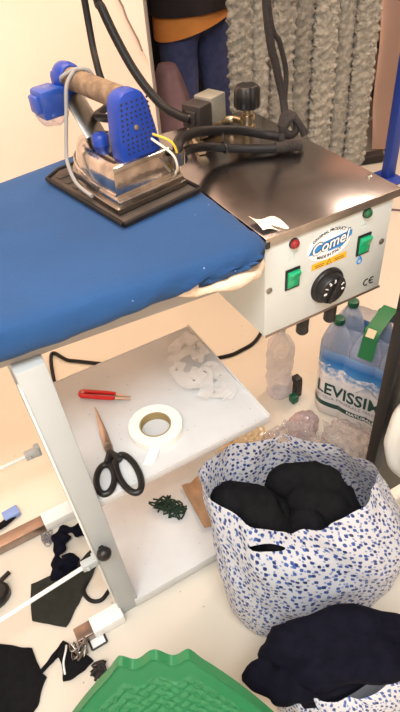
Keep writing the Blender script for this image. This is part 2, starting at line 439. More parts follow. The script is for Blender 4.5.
# tie rods
def rod(y, x, z, dz):
    s = MB(); s.tube([(x, y, z), (-0.55, y, z + dz)], 0.0048, 10, 0); o = put('tie_rod', s, M_white, T)
    s = MB(); s.box((x - 0.014, y - 0.009, z - 0.010), (x + 0.022, y + 0.009, z + 0.012), 0.003); s.box((x + 0.012, y - 0.005, z - 0.016), (x + 0.026, y + 0.012, z + 0.018), 0.003)
    s.lathe([(0.004, 0), (0.004, 0.004), (0.002, 0.0055)], (x - 0.003, y - 0.009, z + 0.001), (0, -1, 0), 12)
    put('clevis', s, M_powder, o)
rod(0.668, 0.020, 0.275, -0.085); rod(1.0, 0.004, 0.296, 0.0)
s = MB(); s.tube([(-0.55, 0.62, 0.181), (-0.55, 1.04, 0.307)], 0.008, 10, 0); put('pedal_bar', s, M_powder, T)
s = MB(); s.lathe([(0.006, 0), (0.006, 0.006), (0.012, 0.008), (0.0158, 0.015), (0.0155, 0.021), (0.011, 0.028), (0.004, 0.031)], (0.056, Y0, 0.318), (0, -1, 0), 20)
put('clamp_knob', s, M_black, T)

# ------------------------------------------------------------ steam boiler with Comel panel
BX0, BX1, BY0, BY1, BZ0, BZ1 = 0.466, 0.7455, 0.672, 1.16, 0.686, 0.888
B = thing('steam_boiler', 'boxy white steam boiler with steel lid, dial and green switches', 'steam boiler', (0.606, 0.9, BZ0))
s = MB(); s.box((BX0, BY0, BZ0), (BX1, BY1, BZ1), 0.0025); body = put('cabinet', s, M_boxp, B)
s = MB(); s.box((BX0 - 0.001, BY0 - 0.004, BZ1), (0.758, BY1 + 0.008, 0.899), 0.0015); lid = put('lid', s, M_steel, B)
s = MB(); s.box((BX0 - 0.002, BY0 - 0.0055, 0.884), (0.7585, BY0 - 0.0035, 0.9), 0.0006); s.box((0.7455, BY0 - 0.004, 0.884), (0.7585, BY1 + .008, 0.8885), 0.0006)
put('lid_edge', s, M_lip, lid)
s = MB(); s.box((BX0 - 0.0025, BY0 - 0.0065, 0.881), (BX0 + 0.006, BY0 - 0.003, 0.893), 0.001); put('corner_clip', s, M_coil, lid)
s = MB(); s.box((BX0 + 0.002, BY0 - 0.0022, BZ0 - 0.0015), (BX1 + 0.001, BY0 + 0.0005, BZ0 + 0.003), 0.0006); put('bottom_seam', s, M_barmetal, body)
for x in (0.578, 0.648):
    s = MB(); s.lathe([(0.0125, 0.0), (0.0135, -0.015), (0.0125, -0.045), (0.013, -0.058), (0.010, -0.062)], (x, 0.70, BZ0), (0, 0, 1), 16); put('foot', s, M_coil, B)
for x in (0.578, 0.648):
    s = MB(); s.lathe([(0.0125, 0.0), (0.0135, -0.015), (0.0125, -0.045), (0.013, -0.058), (0.010, -0.062)], (x, 1.12, BZ0), (0, 0, 1), 16); put('foot', s, M_coil, B)
PF = BY0 - 0.0002
def PM(x, z, rot=0.0, off=0.0):   # panel frame: local xy -> world xz, facing -Y
    return Matrix.Translation((x, PF - off, z)) @ Matrix.Rotation(PI / 2, 4, 'X') @ Matrix.Rotation(rot, 4, 'Z')
def lamp(x, z, m, name):
    s = MB(); s.lathe([(0.0098, 0.0), (0.0098, 0.002), (0.0085, 0.003)], (x, PF, z), (0, -1, 0), 24); o = put(name, s, M_black, B)
    s = MB(); s.lathe([(0.0086, 0.002), (0.0086, 0.006), (0.006, 0.009), (0.002, 0.0098)], (x, PF, z), (0, -1, 0), 24); l = put('lens', s, m, o); l['label'] = 'red lens' if m is M_redl else 'dark green lens'
lamp(0.524, 0.869, M_redl, 'indicator_lamp'); lamp(0.683, 0.873, M_greenl, 'indicator_lamp')
def rocker(x, z):
    s = MB(); s.box((x - 0.0155, PF - 0.003, z - 0.0215), (x + 0.0155, PF, z + 0.0215), 0.001); o = put('switch', s, M_black, B)
    s = MB(); s.poly([(x - 0.012, PF - 0.002, z - 0.017), (x - 0.012, PF - 0.0045, z - 0.017), (x - 0.012, PF - 0.006, z - 0.001), (x - 0.012, PF - 0.012, z + 0.014), (x - 0.012, PF - 0.010, z + 0.017), (x - 0.012, PF - 0.002, z + 0.017)], (0.024, 0, 0), 0.0006)
    r = put('rocker', s, M_greenr, o); r['label'] = 'glossy green rocker'
rocker(0.524, 0.797); rocker(0.685, 0.808)
# dial
s = MB(); s.lathe([(0.037, 0), (0.037, 0.004), (0.035, 0.007), (0.031, 0.008), (0.029, 0.020), (0.0275, 0.022), (0.002, 0.0225)], (0.606, PF, 0.748), (0, -1, 0), 48)
dial = put('dial', s, M_black, B)
s = MB(); s.box((0.606 - 0.0045, PF - 0.0275, 0.748 - 0.026), (0.606 + 0.0045, PF - 0.021, 0.748 + 0.026), 0.002, M=Matrix.Translation((0.606, 0, 0.748)) @ Matrix.Rotation(0.5, 4, 'Y') @ Matrix.Translation((-0.606, 0, -0.748)))
put('grip_bar', s, M_black, dial)
s = MB()
for k, tx in enumerate('0123456'):
    a = PI * 0.95 - k * PI * 1.05 / 6 + 0.2
    s.text(tx, 0.0098, PM(0.606 + 0.020 * math.cos(a), 0.748 + 0.020 * math.sin(a), a - PI / 2, 0.0226), 0.0002, off=0.0003)
put('dial_numbers', s, M_wink, dial)
# logo
LX, LZ = 0.603, 0.838
s = MB()
def oval(k, y, rx, rz): return [V((LX + rx * math.cos(a), PF - y, LZ + rz * math.sin(a))) for a in [2 * PI * i / 40 for i in range(40)]]
s.poly(oval(0, 0, 0.048, 0.031)[::-1], (0, -0.0004, 0)); logo = put('maker_plate', s, M_wink, B)
s = MB()
def quad(pts, y, t=0.0004): s.poly([V((LX + a, PF - y, LZ + b)) for a, b in pts], (0, -t, 0))
quad([(-0.046, -0.009), (-0.036, 0.007), (0.05, 0.013), (0.05, 0.003), (0.030, -0.014), (-0.004, -0.014), (0.002, -0.009)], 0.0006)
put('blue_flash', s, M_bluei, logo)['label'] = 'blue streak behind the lettering'
s = MB(); s.text('Comel', 0.031, PM(LX, LZ + 0.001, 0.10, 0.0014), 0.0003, shear=0.25, off=0.0016, sx=0.98); put('logo_outline', s, M_ink, logo)
s = MB(); s.text('Comel', 0.031, PM(LX, LZ + 0.001, 0.10, 0.0019), 0.0003, shear=0.25, off=0.0003, sx=0.98); put('logo_letters', s, M_wink, logo)
def arcbend(R, up=1):
    def f(p):
        a = p.x / R; r = R + p.y * up
        return V((r * math.sin(a), up * (r * math.cos(a) - R), p.z))
    return f
s = MB(); s.text('ORIGINAL PRODUCT', 0.0080, PM(LX - 0.002, LZ + 0.0275, 0.06, 0.0008), 0.0002, off=0.0002, bend=arcbend(0.065))
put('plate_writing', s, M_ink, logo)
s = MB(); s.text('MADE IN ITALY', 0.0080, PM(LX + 0.001, LZ - 0.0225, 0.06, 0.0008), 0.0002, off=0.0002, bend=arcbend(0.085, -1))
put('plate_writing', s, M_ink, logo)
s = MB(); s.box((0.567, PF - 0.0007, 0.7945), (0.646, PF, 0.8075), 0.0, M=Matrix.Identity(4)); st = put('warning_sticker', s, M_yel, B, smooth=False)
s = MB(); s.poly([V((0.606 + a, PF - 0.0008, 0.8008 + b)) for a, b in ((-0.006, -0.005), (0.006, -0.005), (0, 0.0055))], (0, -0.0002, 0))
for i in range(2): s.box((0.574, PF - 0.001, 0.7975 + i * 0.0035), (0.594, PF - 0.0008, 0.7985 + i * 0.0035)); s.box((0.618, PF - 0.001, 0.7975 + i * 0.0035), (0.640, PF - 0.0008, 0.7985 + i * 0.0035))
t = put('warning_print', s, M_ink, st, smooth=False)
s = MB(); s.poly([V((0.606 + a, PF - 0.0011, 0.8003 + b)) for a, b in ((-0.0042, -0.0036), (0.0042, -0.0036), (0, 0.0042))], (0, -0.0002, 0)); put('warning_triangle', s, M_yel, st, smooth=False)
# CE mark built from arcs
s = MB()
for cx, e in ((0.708, 0), (0.722, 1)):
    s.tube([(cx + 0.007 * math.cos(a), PF - 0.0004, 0.712 + 0.007 * math.sin(a)) for a in [PI * 0.36 + i * PI * 1.28 / 12 for i in range(13)]], 0.0013, 6, 0)
    if e: s.tube([(cx - 0.007, PF - 0.0004, 0.712), (cx + 0.0015, PF - 0.0004, 0.712)], 0.0012, 6, 0)
put('ce_mark', s, M_ink, B)
# faint printed pictograms
s = MB(); s.text('1', 0.017, PM(0.527, 0.842, 0.0, 0.0003), 0.0002); put('pictogram', s, M_pale, B); s = MB(); s.tube([(0.514, PF - .0003, 0.838), (0.521, PF - .0003, 0.848), (0.533, PF - .0003, 0.850)], 0.0007, 6, 3)
put('pictogram', s, M_pale, B); s = MB(); s.tube([(0.676, PF - .0003, 0.842), (0.679, PF - .0003, 0.848), (0.674, PF - .0003, 0.852), (0.679, PF - .0003, 0.858)], 0.0008, 6, 4)
put('pictogram', s, M_pale, B); s = MB(); s.tube([(0.683, PF - .0003, 0.842), (0.686, PF - .0003, 0.848), (0.681, PF - .0003, 0.852), (0.686, PF - .0003, 0.858)], 0.0008, 6, 4)
put('pictogram', s, M_pale, B); s = MB(); s.box((0.513, PF - 0.0006, 0.763), (0.535, PF, 0.7642))
put('pictogram', s, M_pale, B)
s = MB(); s.tube([(0.681 + 0.0055 * math.cos(a), PF - 0.0004, 0.772 + 0.0055 * math.sin(a)) for a in [2 * PI * i / 18 for i in range(19)]], 0.0013, 6, 0)
s.tube([(0.677, PF - 0.0004, 0.777), (0.681, PF - 0.0004, 0.784), (0.685, PF - 0.0004, 0.777)], 0.0013, 6, 0); put('water_drop_mark', s, M_bluei, B)
for x, z in ((0.475, 0.79), (0.731, 0.797)):
    s = MB(); s.lathe([(0.0062, 0), (0.006, 0.0015), (0.003, 0.0026)], (x, PF, z), (0, -1, 0), 16); s.box((x - 0.004, PF - 0.0031, z - 0.0006), (x + 0.004, PF - 0.002, z + 0.0006)); put('screw', s, M_screw, B)
s = MB(); s.lathe([(0.0055, 0), (0.005, 0.0016), (0.002, 0.003)], (0.742, 0.735, 0.899), (0, 0, 1), 14); put('screw', s, M_screw, B)
# solenoid valve, pressure knob, pipework on the lid
vz = 0.899
Mv = Matrix.Translation((0.592, 1.10, vz)) @ Matrix.Rotation(0.35, 4, 'Z')
s = MB(); s.box((-0.030, -0.026, 0.022), (0.012, 0.026, 0.074), 0.005, M=Mv); s.box((-0.034, -0.014, 0.034), (-0.028, 0.014, 0.062), 0.003, M=Mv); val = put('solenoid_valve', s, M_coil, B)
s = MB(); s.box((0.012, -0.022, 0.022), (0.062, 0.026, 0.078), 0.003, M=Mv); put('coil_case', s, M_coilm, val)
s = MB(); s.lathe([(0.004, 0), (0.0035, 0.002)], Mv @ V((-0.034, 0.0, 0.052)), Mv.to_3x3() @ V((-1, 0, 0)), 12); put('screw', s, M_screw, val)
s = MB(); s.box((-0.024, -0.02, 0.002), (0.05, 0.02, 0.024), 0.004, M=Mv); s.lathe([(0.012, 0), (0.012, 0.006), (0.009, 0.008)], Mv @ V((0.012, 0, -0.002)), (0, 0, 1), 6)
s.tube([Mv @ V((0.05, 0, 0.012)), Mv @ V((0.085, -0.02, 0.012)), (0.69, 1.07, vz + 0.012)], 0.008, 10, 5); s.lathe([(0.012, 0), (0.012, 0.014)], Mv @ V((0.05, 0, 0.012)), Mv.to_3x3() @ V((1, 0, 0)), 6)
s.tube([Mv @ V((-0.02, 0, 0.012)), Mv @ V((-0.05, -0.03, 0.012)), (0.545, 1.02, vz + 0.012)], 0.008, 10, 5); s.lathe([(0.012, 0), (0.012, 0.02)], (0.55, 1.03, vz + 0.012), (-0.3, -0.8, 0), 6)
put('brass_fitting', s, M_brass, B)
kx, ky = 0.692, 1.07
s = MB(); s.lathe([(0.018, 0.0), (0.018, 0.008), (0.012, 0.009), (0.012, 0.02), (0.016, 0.021), (0.016, 0.03), (0.011, 0.031), (0.011, 0.05)], (kx, ky, vz), (0, 0, 1), 6 * 4); stem = put('valve_stem', s, M_brass, B)
s = MB(); n = 40; prof = [(0.024, 0.046), (0.0265, 0.050), (0.0255, 0.084), (0.022, 0.091), (0.019, 0.092), (0.018, 0.0905), (0.002, 0.0905)]
rings = [[V((kx + r * (1 + (0.09 if k % 4 < 2 and 0.0225 < r else 0)) * math.cos(2 * PI * k / 48), ky + r * (1 + (0.09 if k % 4 < 2 and 0.0225 < r else 0)) * math.sin(2 * PI * k / 48), vz + h)) for k in range(48)] for r, h in prof]
s.loft(rings); put('pressure_knob', s, M_black, B)

# paper scrap at the lid corner
s = MB(); s.grid(lambda u, v: V((0.470 + 0.045 * u, 0.684 + 0.042 * v - 0.010 * u, 0.9012 + 0.010 * max(0, 0.6 - u) * (1 + v) + 0.003 * math.sin(6 * u + 3 * v))), 8, 8, 0.0008)
tag(put('paper_scrap', s, mat('scrap_paper', (232, 218, 200), 0.8), loc=(0.49, 0.70, 0.9)), 'small curled cream paper scrap on the steel lid beside the blue cloth', 'paper')

# ------------------------------------------------------------ iron rest and steam iron (local frame: +y = nose)
IO = V((0.352, 0.842, 0.922)); IR = 0.19
s = thing('iron_rest', 'dark brown ribbed rubber rest pad under the steam iron', 'iron rest', IO, IR, local=True)
b = MB()
b.poly([V(p) for p in ((-0.083, -0.028, 0.001), (0.083, -0.028, 0.001), (0.083, 0.20, 0.001), (0.045, 0.24, 0.001), (-0.050, 0.24, 0.001), (-0.085, 0.22, 0.001))], (0, 0, 0.007), 0.002); put('pad', b, M_mat, s)
b = MB()
P_ = [(-0.083, -0.028), (0.083, -0.028), (0.083, 0.20), (0.045, 0.24), (-0.050, 0.24), (-0.085, 0.22), (-0.083, -0.028)]
for p, q in zip(P_, P_[1:]): b.tube([(p[0], p[1], 0.0085), (q[0], q[1], 0.0085)], 0.0042, 8, 0)
put('rim', b, M_rubber, s)
b = MB()
for i in range(7): b.box((-0.07, 0.02 + i * 0.03, 0.0075), (0.07, 0.034 + i * 0.03, 0.0105), 0.001)
put('rib_pattern', b, M_mat, s)

I = thing('steam_iron', 'chrome professional steam iron with blue plastic supports and cork handle', 'iron', IO + V((0, 0, 0.0108)), IR, local=True)
def iron_outline(w, y0, y1, n=36):
    """heel at y0 (flat), pointed round nose at y1"""
    pts = []
    for i in range(n + 1):
        t = i / n; y = y0 + (y1 - y0) * t
        k = (1 - t ** 2.6) ** 0.62
        pts.append((w * k, y))
    R = [(x, y) for x, y in pts]; Lf = [(-x, y) for x, y in pts[-2::-1]]
    return R + Lf
def iring(w, y0, y1, z): return [V((x, y, z)) for x, y in iron_outline(w, y0, y1)]
b = MB(); b.loft([iring(0.071, 0.0, 0.232, 0.0), iring(0.073, -0.002, 0.235, 0.002), iring(0.073, -0.002, 0.235, 0.009), iring(0.070, 0.001, 0.231, 0.011)]); put('soleplate', b, M_chromed, I)
b = MB(); b.loft([iring(0.0665, 0.004, 0.226, 0.011), iring(0.068, 0.003, 0.228, 0.014), iring(0.0685, 0.003, 0.228, 0.022), iring(0.066, 0.006, 0.224, 0.025), iring(0.0655, 0.007, 0.222, 0.029), iring(0.0655, 0.007, 0.220, 0.030), iring(0.0635, 0.010, 0.210, 0.052), iring(0.0605, 0.013, 0.202, 0.062), iring(0.054, 0.020, 0.188, 0.069), iring(0.045, 0.03, 0.172, 0.0715), iring(0.03, 0.04, 0.15, 0.072)])
bod = put('body', b, M_chrome, I, ang=50)
b = MB(); b.box((-0.0715, 0.06, 0.016), (-0.0665, 0.15, 0.030), 0.002, M=Matrix.Rotation(-0.05, 4, 'Z')); put('side_plate', b, M_chromed, bod)
b = MB(); b.tube([(-0.066, 0.008, 0.0295)] + [(x * 0.97, y, 0.0295) for x, y in iron_outline(0.0685, 0.005, 0.225, 20)[::-1][1:-1]] + [(0.066, 0.008, 0.0295)], 0.0022, 8, 0); put('trim_band', b, M_chrome, bod)
b = MB(); b.tube([(-0.067, 0.004, 0.018), (0.067, 0.004, 0.018)], 0.0045, 10, 0); put('heel_bar', b, M_chrome, bod)
# rear support (blue, perforated face towards the heel)
b = MB()
prof = [(-0.034, 0.066), (0.047, 0.066), (0.040, 0.11), (0.030, 0.152), (0.022, 0.167), (0.010, 0.174), (-0.012, 0.174), (-0.024, 0.167), (-0.030, 0.152), (-0.034, 0.11)]
b.poly([V((x, 0.022, z)) for x, z in prof], (0, 0.034, 0), 0.006); sup = put('rear_support', b, M_blue, I)
b = MB()
for r in range(11):
    z = 0.080 + r * 0.0078
    w = 0.034 - (z - 0.07) * 0.11
    nn = int(w * 2 / 0.0085)
    for c in range(nn + 1):
        x = -w + 2 * w * c / nn
        x += 0.003
        if math.hypot(x, z - 0.118) < 0.010 or x < -0.028: continue
        b.lathe([(0.0021, 0.0), (0.0021, 0.0006)], (x, 0.0225, z), (0, -1, 0), 8)
put('vent_holes', b, M_ink, sup)
b = MB(); b.lathe([(0.0048, 0), (0.0045, 0.002), (0.002, 0.003)], (0, 0.0223, 0.118), (0, -1, 0), 14); put('screw', b, M_screw, sup)
b = MB(); b.tube([(0, 0.05, 0.156), (0, 0.215, 0.157)], lambda t: 0.0195 * (0.96 + 0.06 * math.sin(PI * t)), 24, 0)
put('handle_grip', b, M_cork, I)
b = MB(); b.lathe([(0.0, -0.010), (0.019, -0.010), (0.0225, -0.006), (0.0235, 0.008), (0.022, 0.02), (0.016, 0.027), (0.006, 0.029)], (0, 0.214, 0.159), (0, 1, 0), 28)
b.box((-0.025, 0.206, 0.128), (0.025, 0.243, 0.172), 0.011); fc = put('front_cap', b, M_blue, I)
b = MB(); b.hexa([(-0.02, 0.15, 0.066), (0.02, 0.15, 0.066), (0.02, 0.154, 0.066), (-0.02, 0.154, 0.066)], [(-0.02, 0.222, 0.140), (0.02, 0.222, 0.140), (0.02, 0.227, 0.140), (-0.02, 0.227, 0.140)], 0.001); put('front_bracket', b, M_chromed, I)
b = MB(); b.box((-0.070, 0.194, 0.104), (-0.026, 0.238, 0.154), 0.007); b.box((-0.078, 0.202, 0.116), (-0.068, 0.230, 0.146), 0.004); b.box((-0.030, 0.202, 0.122), (-0.010, 0.232, 0.150), 0.004); sw = put('switch_box', b, M_bluesw, I)
b = MB(); b.ball((-0.046, 0.212, 0.122), 0.033, 3, (1.0, 0.85, 1.0), lambda p: 1 + 0.22 * nz(p, 2.6, 2)); put('plastic_film', b, film_mat('film_scrap', (120, 132, 180), 0.0, 0.1), sw, ang=20)
b = MB(); b.lathe([(0.014, 0), (0.015, 0.004), (0.015, 0.016), (0.012, 0.02), (0.004, 0.021)], (-0.018, 0.112, 0.070), (0, 0, 1), 10); put('temperature_knob', b, M_blue, I)
b = MB(); b.tube([(-0.022, 0.20, 0.160), (-0.024, 0.19, 0.169), (-0.006, 0.175, 0.1785), (0.014, 0.168, 0.1745), (0.022, 0.165, 0.16)], 0.0035, 10, 6)
b.tube([(-0.006, 0.175, 0.1785), (-0.028, 0.172, 0.160), (-0.042, 0.168, 0.12), (-0.060, 0.160, 0.07), (-0.070, 0.15, 0.045), (-0.077, 0.12, 0.020), (-0.078, 0.07, 0.012)], 0.0035, 10, 8); put('grey_cord', b, M_greyc, I)
# rear wires and elbow
b = MB(); b.tube([(0.03, 0.024, 0.098), (0.048, -0.004, 0.085), (0.056, -0.006, 0.055), (0.058, 0.0, 0.03)], 0.0022, 8, 6); wi = put('yellow_wire', b, mat('yellow_wire', (214, 178, 60), 0.5), I)
b = MB(); b.tube([(0.026, 0.024, 0.092), (0.044, -0.006, 0.068), (0.050, -0.010, 0.045), (0.052, 0.0, 0.028)], 0.0022, 8, 6); put('white_wire', b, mat('cream_wire', (214, 206, 190), 0.5), I)
b = MB(); b.lathe([(0.009, 0), (0.009, 0.012), (0.006, 0.013), (0.006, 0.034)], (0.060, 0.012, 0.022), (0, -0.25, 1), 12); put('steam_elbow', b, M_chromed, I)

# ------------------------------------------------------------ hoses and cables
def W(p):   # iron-local to world
    return Matrix.Translation(IO + V((0, 0, 0.0108))) @ Matrix.Rotation(IR, 4, 'Z') @ V(p)
e0 = W((0.060, -0.002, 0.055))
h = MB(); h.tube([e0, e0 + V((0.002, 0.004, 0.012)), (0.432, 0.885, 1.0), (0.470, 0.93, 0.984), (0.532, 0.985, 0.960), (0.62, 1.0, 0.935), (0.678, 0.985, 0.916), (0.706, 0.955, 0.911)], 0.0095, 14, 8)
h1 = thing('steam_hose', 'thick black steam hose arching from the iron over the boiler lid', 'hose', (0.55, 0.95, 0.9)); put('hose', h, M_rubber, h1)
b = MB(); b.tube([e0 + V((0.0, 0.0, -0.010)), e0 + V((0.001, -0.002, 0.012))], 0.0108, 14, 0); put('ferrule', b, M_chromed, h1)
h2 = thing('power_cable', 'black power cable with braided end lying across the boiler lid', 'cable', (0.6, 0.9, 0.9))
c0 = W((0.080, 0.012, 0.040))
h = MB(); h.tube([c0, (0.445, 0.900, 0.968), (0.480, 0.942, 0.952), (0.536, 0.975, 0.931), (0.592, 0.962, 0.917), (0.645, 0.934, 0.9115), (0.668, 0.922, 0.911)], 0.0085, 12, 8); put('cable_jacket', h, M_rubber, h2)
h = MB(); h.tube([(0.664, 0.924, 0.912), (0.690, 0.912, 0.912), (0.712, 0.901, 0.912)], lambda t: 0.0105 * (1.0 + 0.06 * math.sin(t * 60)), 12, 10); put('braided_sleeve', h, M_braid, h2)
h = MB(); h.tube([(0.570, 0.968 + 0.011 * math.cos(a), 0.923 + 0.011 * math.sin(a)) for a in [2 * PI * i / 16 for i in range(17)]], 0.0018, 6, 0); h.tube([(0.570, 0.966, 0.934), (0.566, 0.962, 0.953)], 0.0014, 6, 0); put('cable_tie', h, M_black, h2)
# cables that hang from above
def hang(name, pts, r, m, label, cat, grp=None):
    s = MB(); s.tube(pts, r, 12, 10); return tag(put(name, s, m, loc=pts[-1]), label, cat, grp)
hang('power_cable', [(0.47, 1.30, 2.74), (0.455, 1.29, 1.7), (0.441, 1.27, 1.16), (0.424, 1.215, 1.05), (0.412, 1.15, 1.0), W((0.012, 0.16, 0.10)), W((0.008, 0.058, 0.12))], 0.0072, M_rubber, 'thinner black cable hanging from above behind the cork handle', 'cable')
vp = Mv @ V((-0.036, 0.0, 0.046))
hang('supply_hose', [(0.42, 1.30, 2.74), (0.455, 1.31, 1.7), (0.476, 1.30, 1.20), (0.48, 1.28, 1.13), (0.502, 1.22, 1.03), (0.528, 1.16, 0.968), (0.548, 1.115, 0.95), vp + V((0.004, 0, 0))], 0.0095, M_rubber, 'thicker black hose curving down to the solenoid valve', 'hose')
hang('hanging_cable', [(0.64, 0.985, 2.74), (0.65, 0.985, 1.6), (0.680, 0.985, 1.16), (0.706, 0.985, 1.04), (0.719, 0.98, 0.985), (0.716, 0.965, 0.952)], 0.0078, M_braid, 'thicker of two dark cables hanging down in front of the grey plush', 'cable')
hang('hanging_cable', [(0.665, 1.01, 2.74), (0.670, 1.01, 1.6), (0.700, 1.008, 1.16), (0.728, 1.006, 1.075), (0.744, 1.005, 1.02), (0.736, 0.995, 0.972), (0.727, 0.978, 0.948)], 0.0052, M_braid, 'thinner dark cable looping beside the thick one before the grey plush', 'cable')
s = MB()
s.tube([(0.700, 0.955, 0.934), (0.716, 0.962, 0.955), (0.734, 0.955, 0.944), (0.728, 0.945, 0.922), (0.710, 0.945, 0.918), (0.702, 0.952, 0.934), (0.722, 0.95, 0.950), (0.738, 0.938, 0.928), (0.742, 0.932, 0.914)], 0.0105, 10, 6, 0.7)
s.tube([(0.716, 0.955, 0.94), (0.70, 0.95, 0.925), (0.694, 0.945, 0.911)], 0.007, 10, 6, 0.6)
tag(put('cloth_knot', s, M_braid, loc=(0.72, 0.96, 0.9)), 'dark knotted cloth tie bunching the cables above the boiler lid', 'tie')

# ------------------------------------------------------------ things on the upper shelf (z = .4525)
SZ = 0.4526
# snips
n0 = thing('thread_snips', 'small red handled thread snips with steel points on the upper shelf', 'snips', (0.2, 0.926, SZ), math.atan2(0.885 - 0.967, 0.249 - 0.148), local=True)
s = MB()
s.poly([V((-0.062, y, 0.0025)) if False else V((x, y, 0.002)) for x, y in ((-0.060, -0.006), (-0.052, -0.011), (0.0, -0.0115), (0.026, -0.010), (0.028, -0.004), (0.0, -0.004), (-0.044, -0.003), (-0.046, 0.0), (-0.044, 0.003), (0.0, 0.004), (0.028, 0.004), (0.026, 0.010), (0.0, 0.0115), (-0.052, 0.011), (-0.060, 0.006))], (0, 0, 0.008), 0.0012); put('handle', s, M_red, n0)['label'] = 'red plastic handle'
s = MB(); s.poly([V((x, y, 0.005)) for x, y in ((0.022, 0.001), (0.030, 0.008), (0.064, 0.002), (0.064, 0.0005), (0.040, 0.001))], (0, 0, 0.0018)); s.poly([V((x, y, 0.003)) for x, y in ((0.022, -0.001), (0.040, -0.001), (0.064, -0.0045), (0.064, -0.006), (0.030, -0.009))], (0, 0, 0.0018)); put('blades', s, M_steelb, n0)
s = MB(); s.lathe([(0.003, 0), (0.003, 0.0012)], (-0.05, 0.0, 0.0098), (0, 0, 1), 12); put('rivet', s, M_screw, n0)
# scissors: pivot, blades toward +x
d = V((0.173 - 0.154, 0.906 - 0.787)); sc = thing('scissors', 'tailor scissors with black handles and steel blades on the shelf', 'scissors', (0.150, 0.781, SZ), math.atan2(d.y, d.x), local=True)
s = MB(); s.poly([V(p) for p in ((-0.03, -0.005, 0.004), (0.0, -0.009, 0.004), (0.04, -0.0075, 0.004), (0.118, -0.001, 0.004), (0.122, 0.001, 0.004), (0.04, 0.004, 0.004), (-0.03, 0.006, 0.004))], (0, 0, 0.0025), 0.0006); put('blade', s, M_steelb, sc)
s = MB(); s.poly([V(p) for p in ((-0.03, -0.006, 0.0072), (0.04, -0.004, 0.0072), (0.120, 0.0, 0.0072), (0.121, 0.002, 0.0072), (0.04, 0.009, 0.0072), (0.0, 0.010, 0.0072), (-0.03, 0.007, 0.0072))], (0, 0, 0.0025), 0.0006); put('blade', s, M_steelb, sc)
s = MB(); s.lathe([(0.0055, 0), (0.005, 0.002), (0.002, 0.003)], (0.004, 0.001, 0.0098), (0, 0, 1), 16); put('pivot_screw', s, M_screw, sc)
def loop(cx, cy, a, b, rot, r):
    return [V((cx + a * math.cos(t) * math.cos(rot) - b * math.sin(t) * math.sin(rot), cy + a * math.cos(t) * math.sin(rot) + b * math.sin(t) * math.cos(rot), 0.009)) for t in [2 * PI * i / 30 for i in range(31)]]
s = MB(); s.tube(loop(-0.083, -0.021, 0.051, 0.0195, 0.10, 0), 0.0068, 10, 0, 1.0); s.tube([(-0.015, 0.002, 0.008), (-0.03, -0.006, 0.009), (-0.045, -0.012, 0.009)], lambda t: 0.007 + 0.002 * t, 10, 5); put('handle', s, M_black, sc)['label'] = 'longer finger loop'
s = MB(); s.tube(loop(-0.078, 0.025, 0.035, 0.018, -0.25, 0), 0.0066, 10, 0, 1.0); s.tube([(-0.015, 0.0, 0.008), (-0.032, 0.007, 0.009), (-0.046, 0.014, 0.009)], lambda t: 0.007 + 0.002 * t, 10, 5); put('handle', s, M_black, sc)['label'] = 'rounder thumb loop'
# tape roll
tp = thing('tape_roll', 'roll of white tape with cardboard core lying on the upper shelf', 'tape roll', (0.257, 0.772, SZ))
def annulus(r0, r1, z0, z1, c): 
    s = MB(); s.loft([[V((c[0] + r * math.cos(a), c[1] + r * math.sin(a), z)) for a in [2 * PI * k / 48 for k in range(48)]] for r, z in ((r0, z0), (r1, z0), (r1, z1), (r0, z1), (r0, z0))], cap=False); return s
put('tape', annulus(0.034, 0.0575, SZ, SZ + 0.019, (0.257, 0.772)), M_tape, tp); put('core', annulus(0.0312, 0.0342, SZ, SZ + 0.0195, (0.257, 0.772)), M_card, tp)
s = MB(); s.grid(lambda u, v: V((0.222 - 0.03 * u + 0.016 * v, 0.727 - 0.022 * u - 0.012 * v, SZ + 0.012 * (1 - u) ** 2 + 0.0006)), 8, 2, 0.0005); put('loose_end', s, M_tape, tp)
# pile of sheer strips
def ribbon(pts, w, nrm=(0, 0, 1), t=0.0006):
    P = cr(pts, 6); n = len(P); s_ = MB()
    def fn(u, v):
        i = min(int(u * (n - 1) + 0.5), n - 1); d = (P[min(i + 1, n - 1)] - P[max(i - 1, 0)]).normalized()
        side = d.cross(V(nrm)); side = V((side.x, side.y, 0)); side = side.normalized() if side.length > 1e-4 else V((1, 0, 0))
        tw = 0.14 * math.sin(i * 0.5); q = Quaternion(d, tw); side = q @ side
        return P[i] + side * w * (v - 0.5)
    s_.grid(fn, n - 1, 2); return s_
M_sheer = film_mat('sheer_ribbon', (236, 234, 230), 0.34, 0.35, 0.3, 60)
random.seed(11)
for k in range(9):
    cx, cy = 0.405 + random.uniform(-0.035, 0.035), 0.875 + random.uniform(-0.075, 0.07)
    pts = []; a = random.uniform(0, 6.28)
    for i in range(6):
        pts.append((cx + 0.018 * i * math.cos(a) + random.uniform(-0.012, 0.012), cy + 0.018 * i * math.sin(a) + random.uniform(-0.012, 0.012), SZ + 0.004 + 0.0016 * k + random.uniform(0, 0.006)))
        a += random.uniform(-0.9, 0.9)
    pts = [(min(p[0], 0.455), min(max(p[1], 0.72), 1.0), p[2]) for p in pts]
    lab = 'sheer white ribbon offcut in the loose pile on the upper shelf'
    tag(put('ribbon_offcut', ribbon(pts, 0.030), M_sheer, loc=(pts[0][0], pts[0][1], SZ), ang=60), lab, 'ribbon', 'sheer ribbon offcuts on the upper shelf')

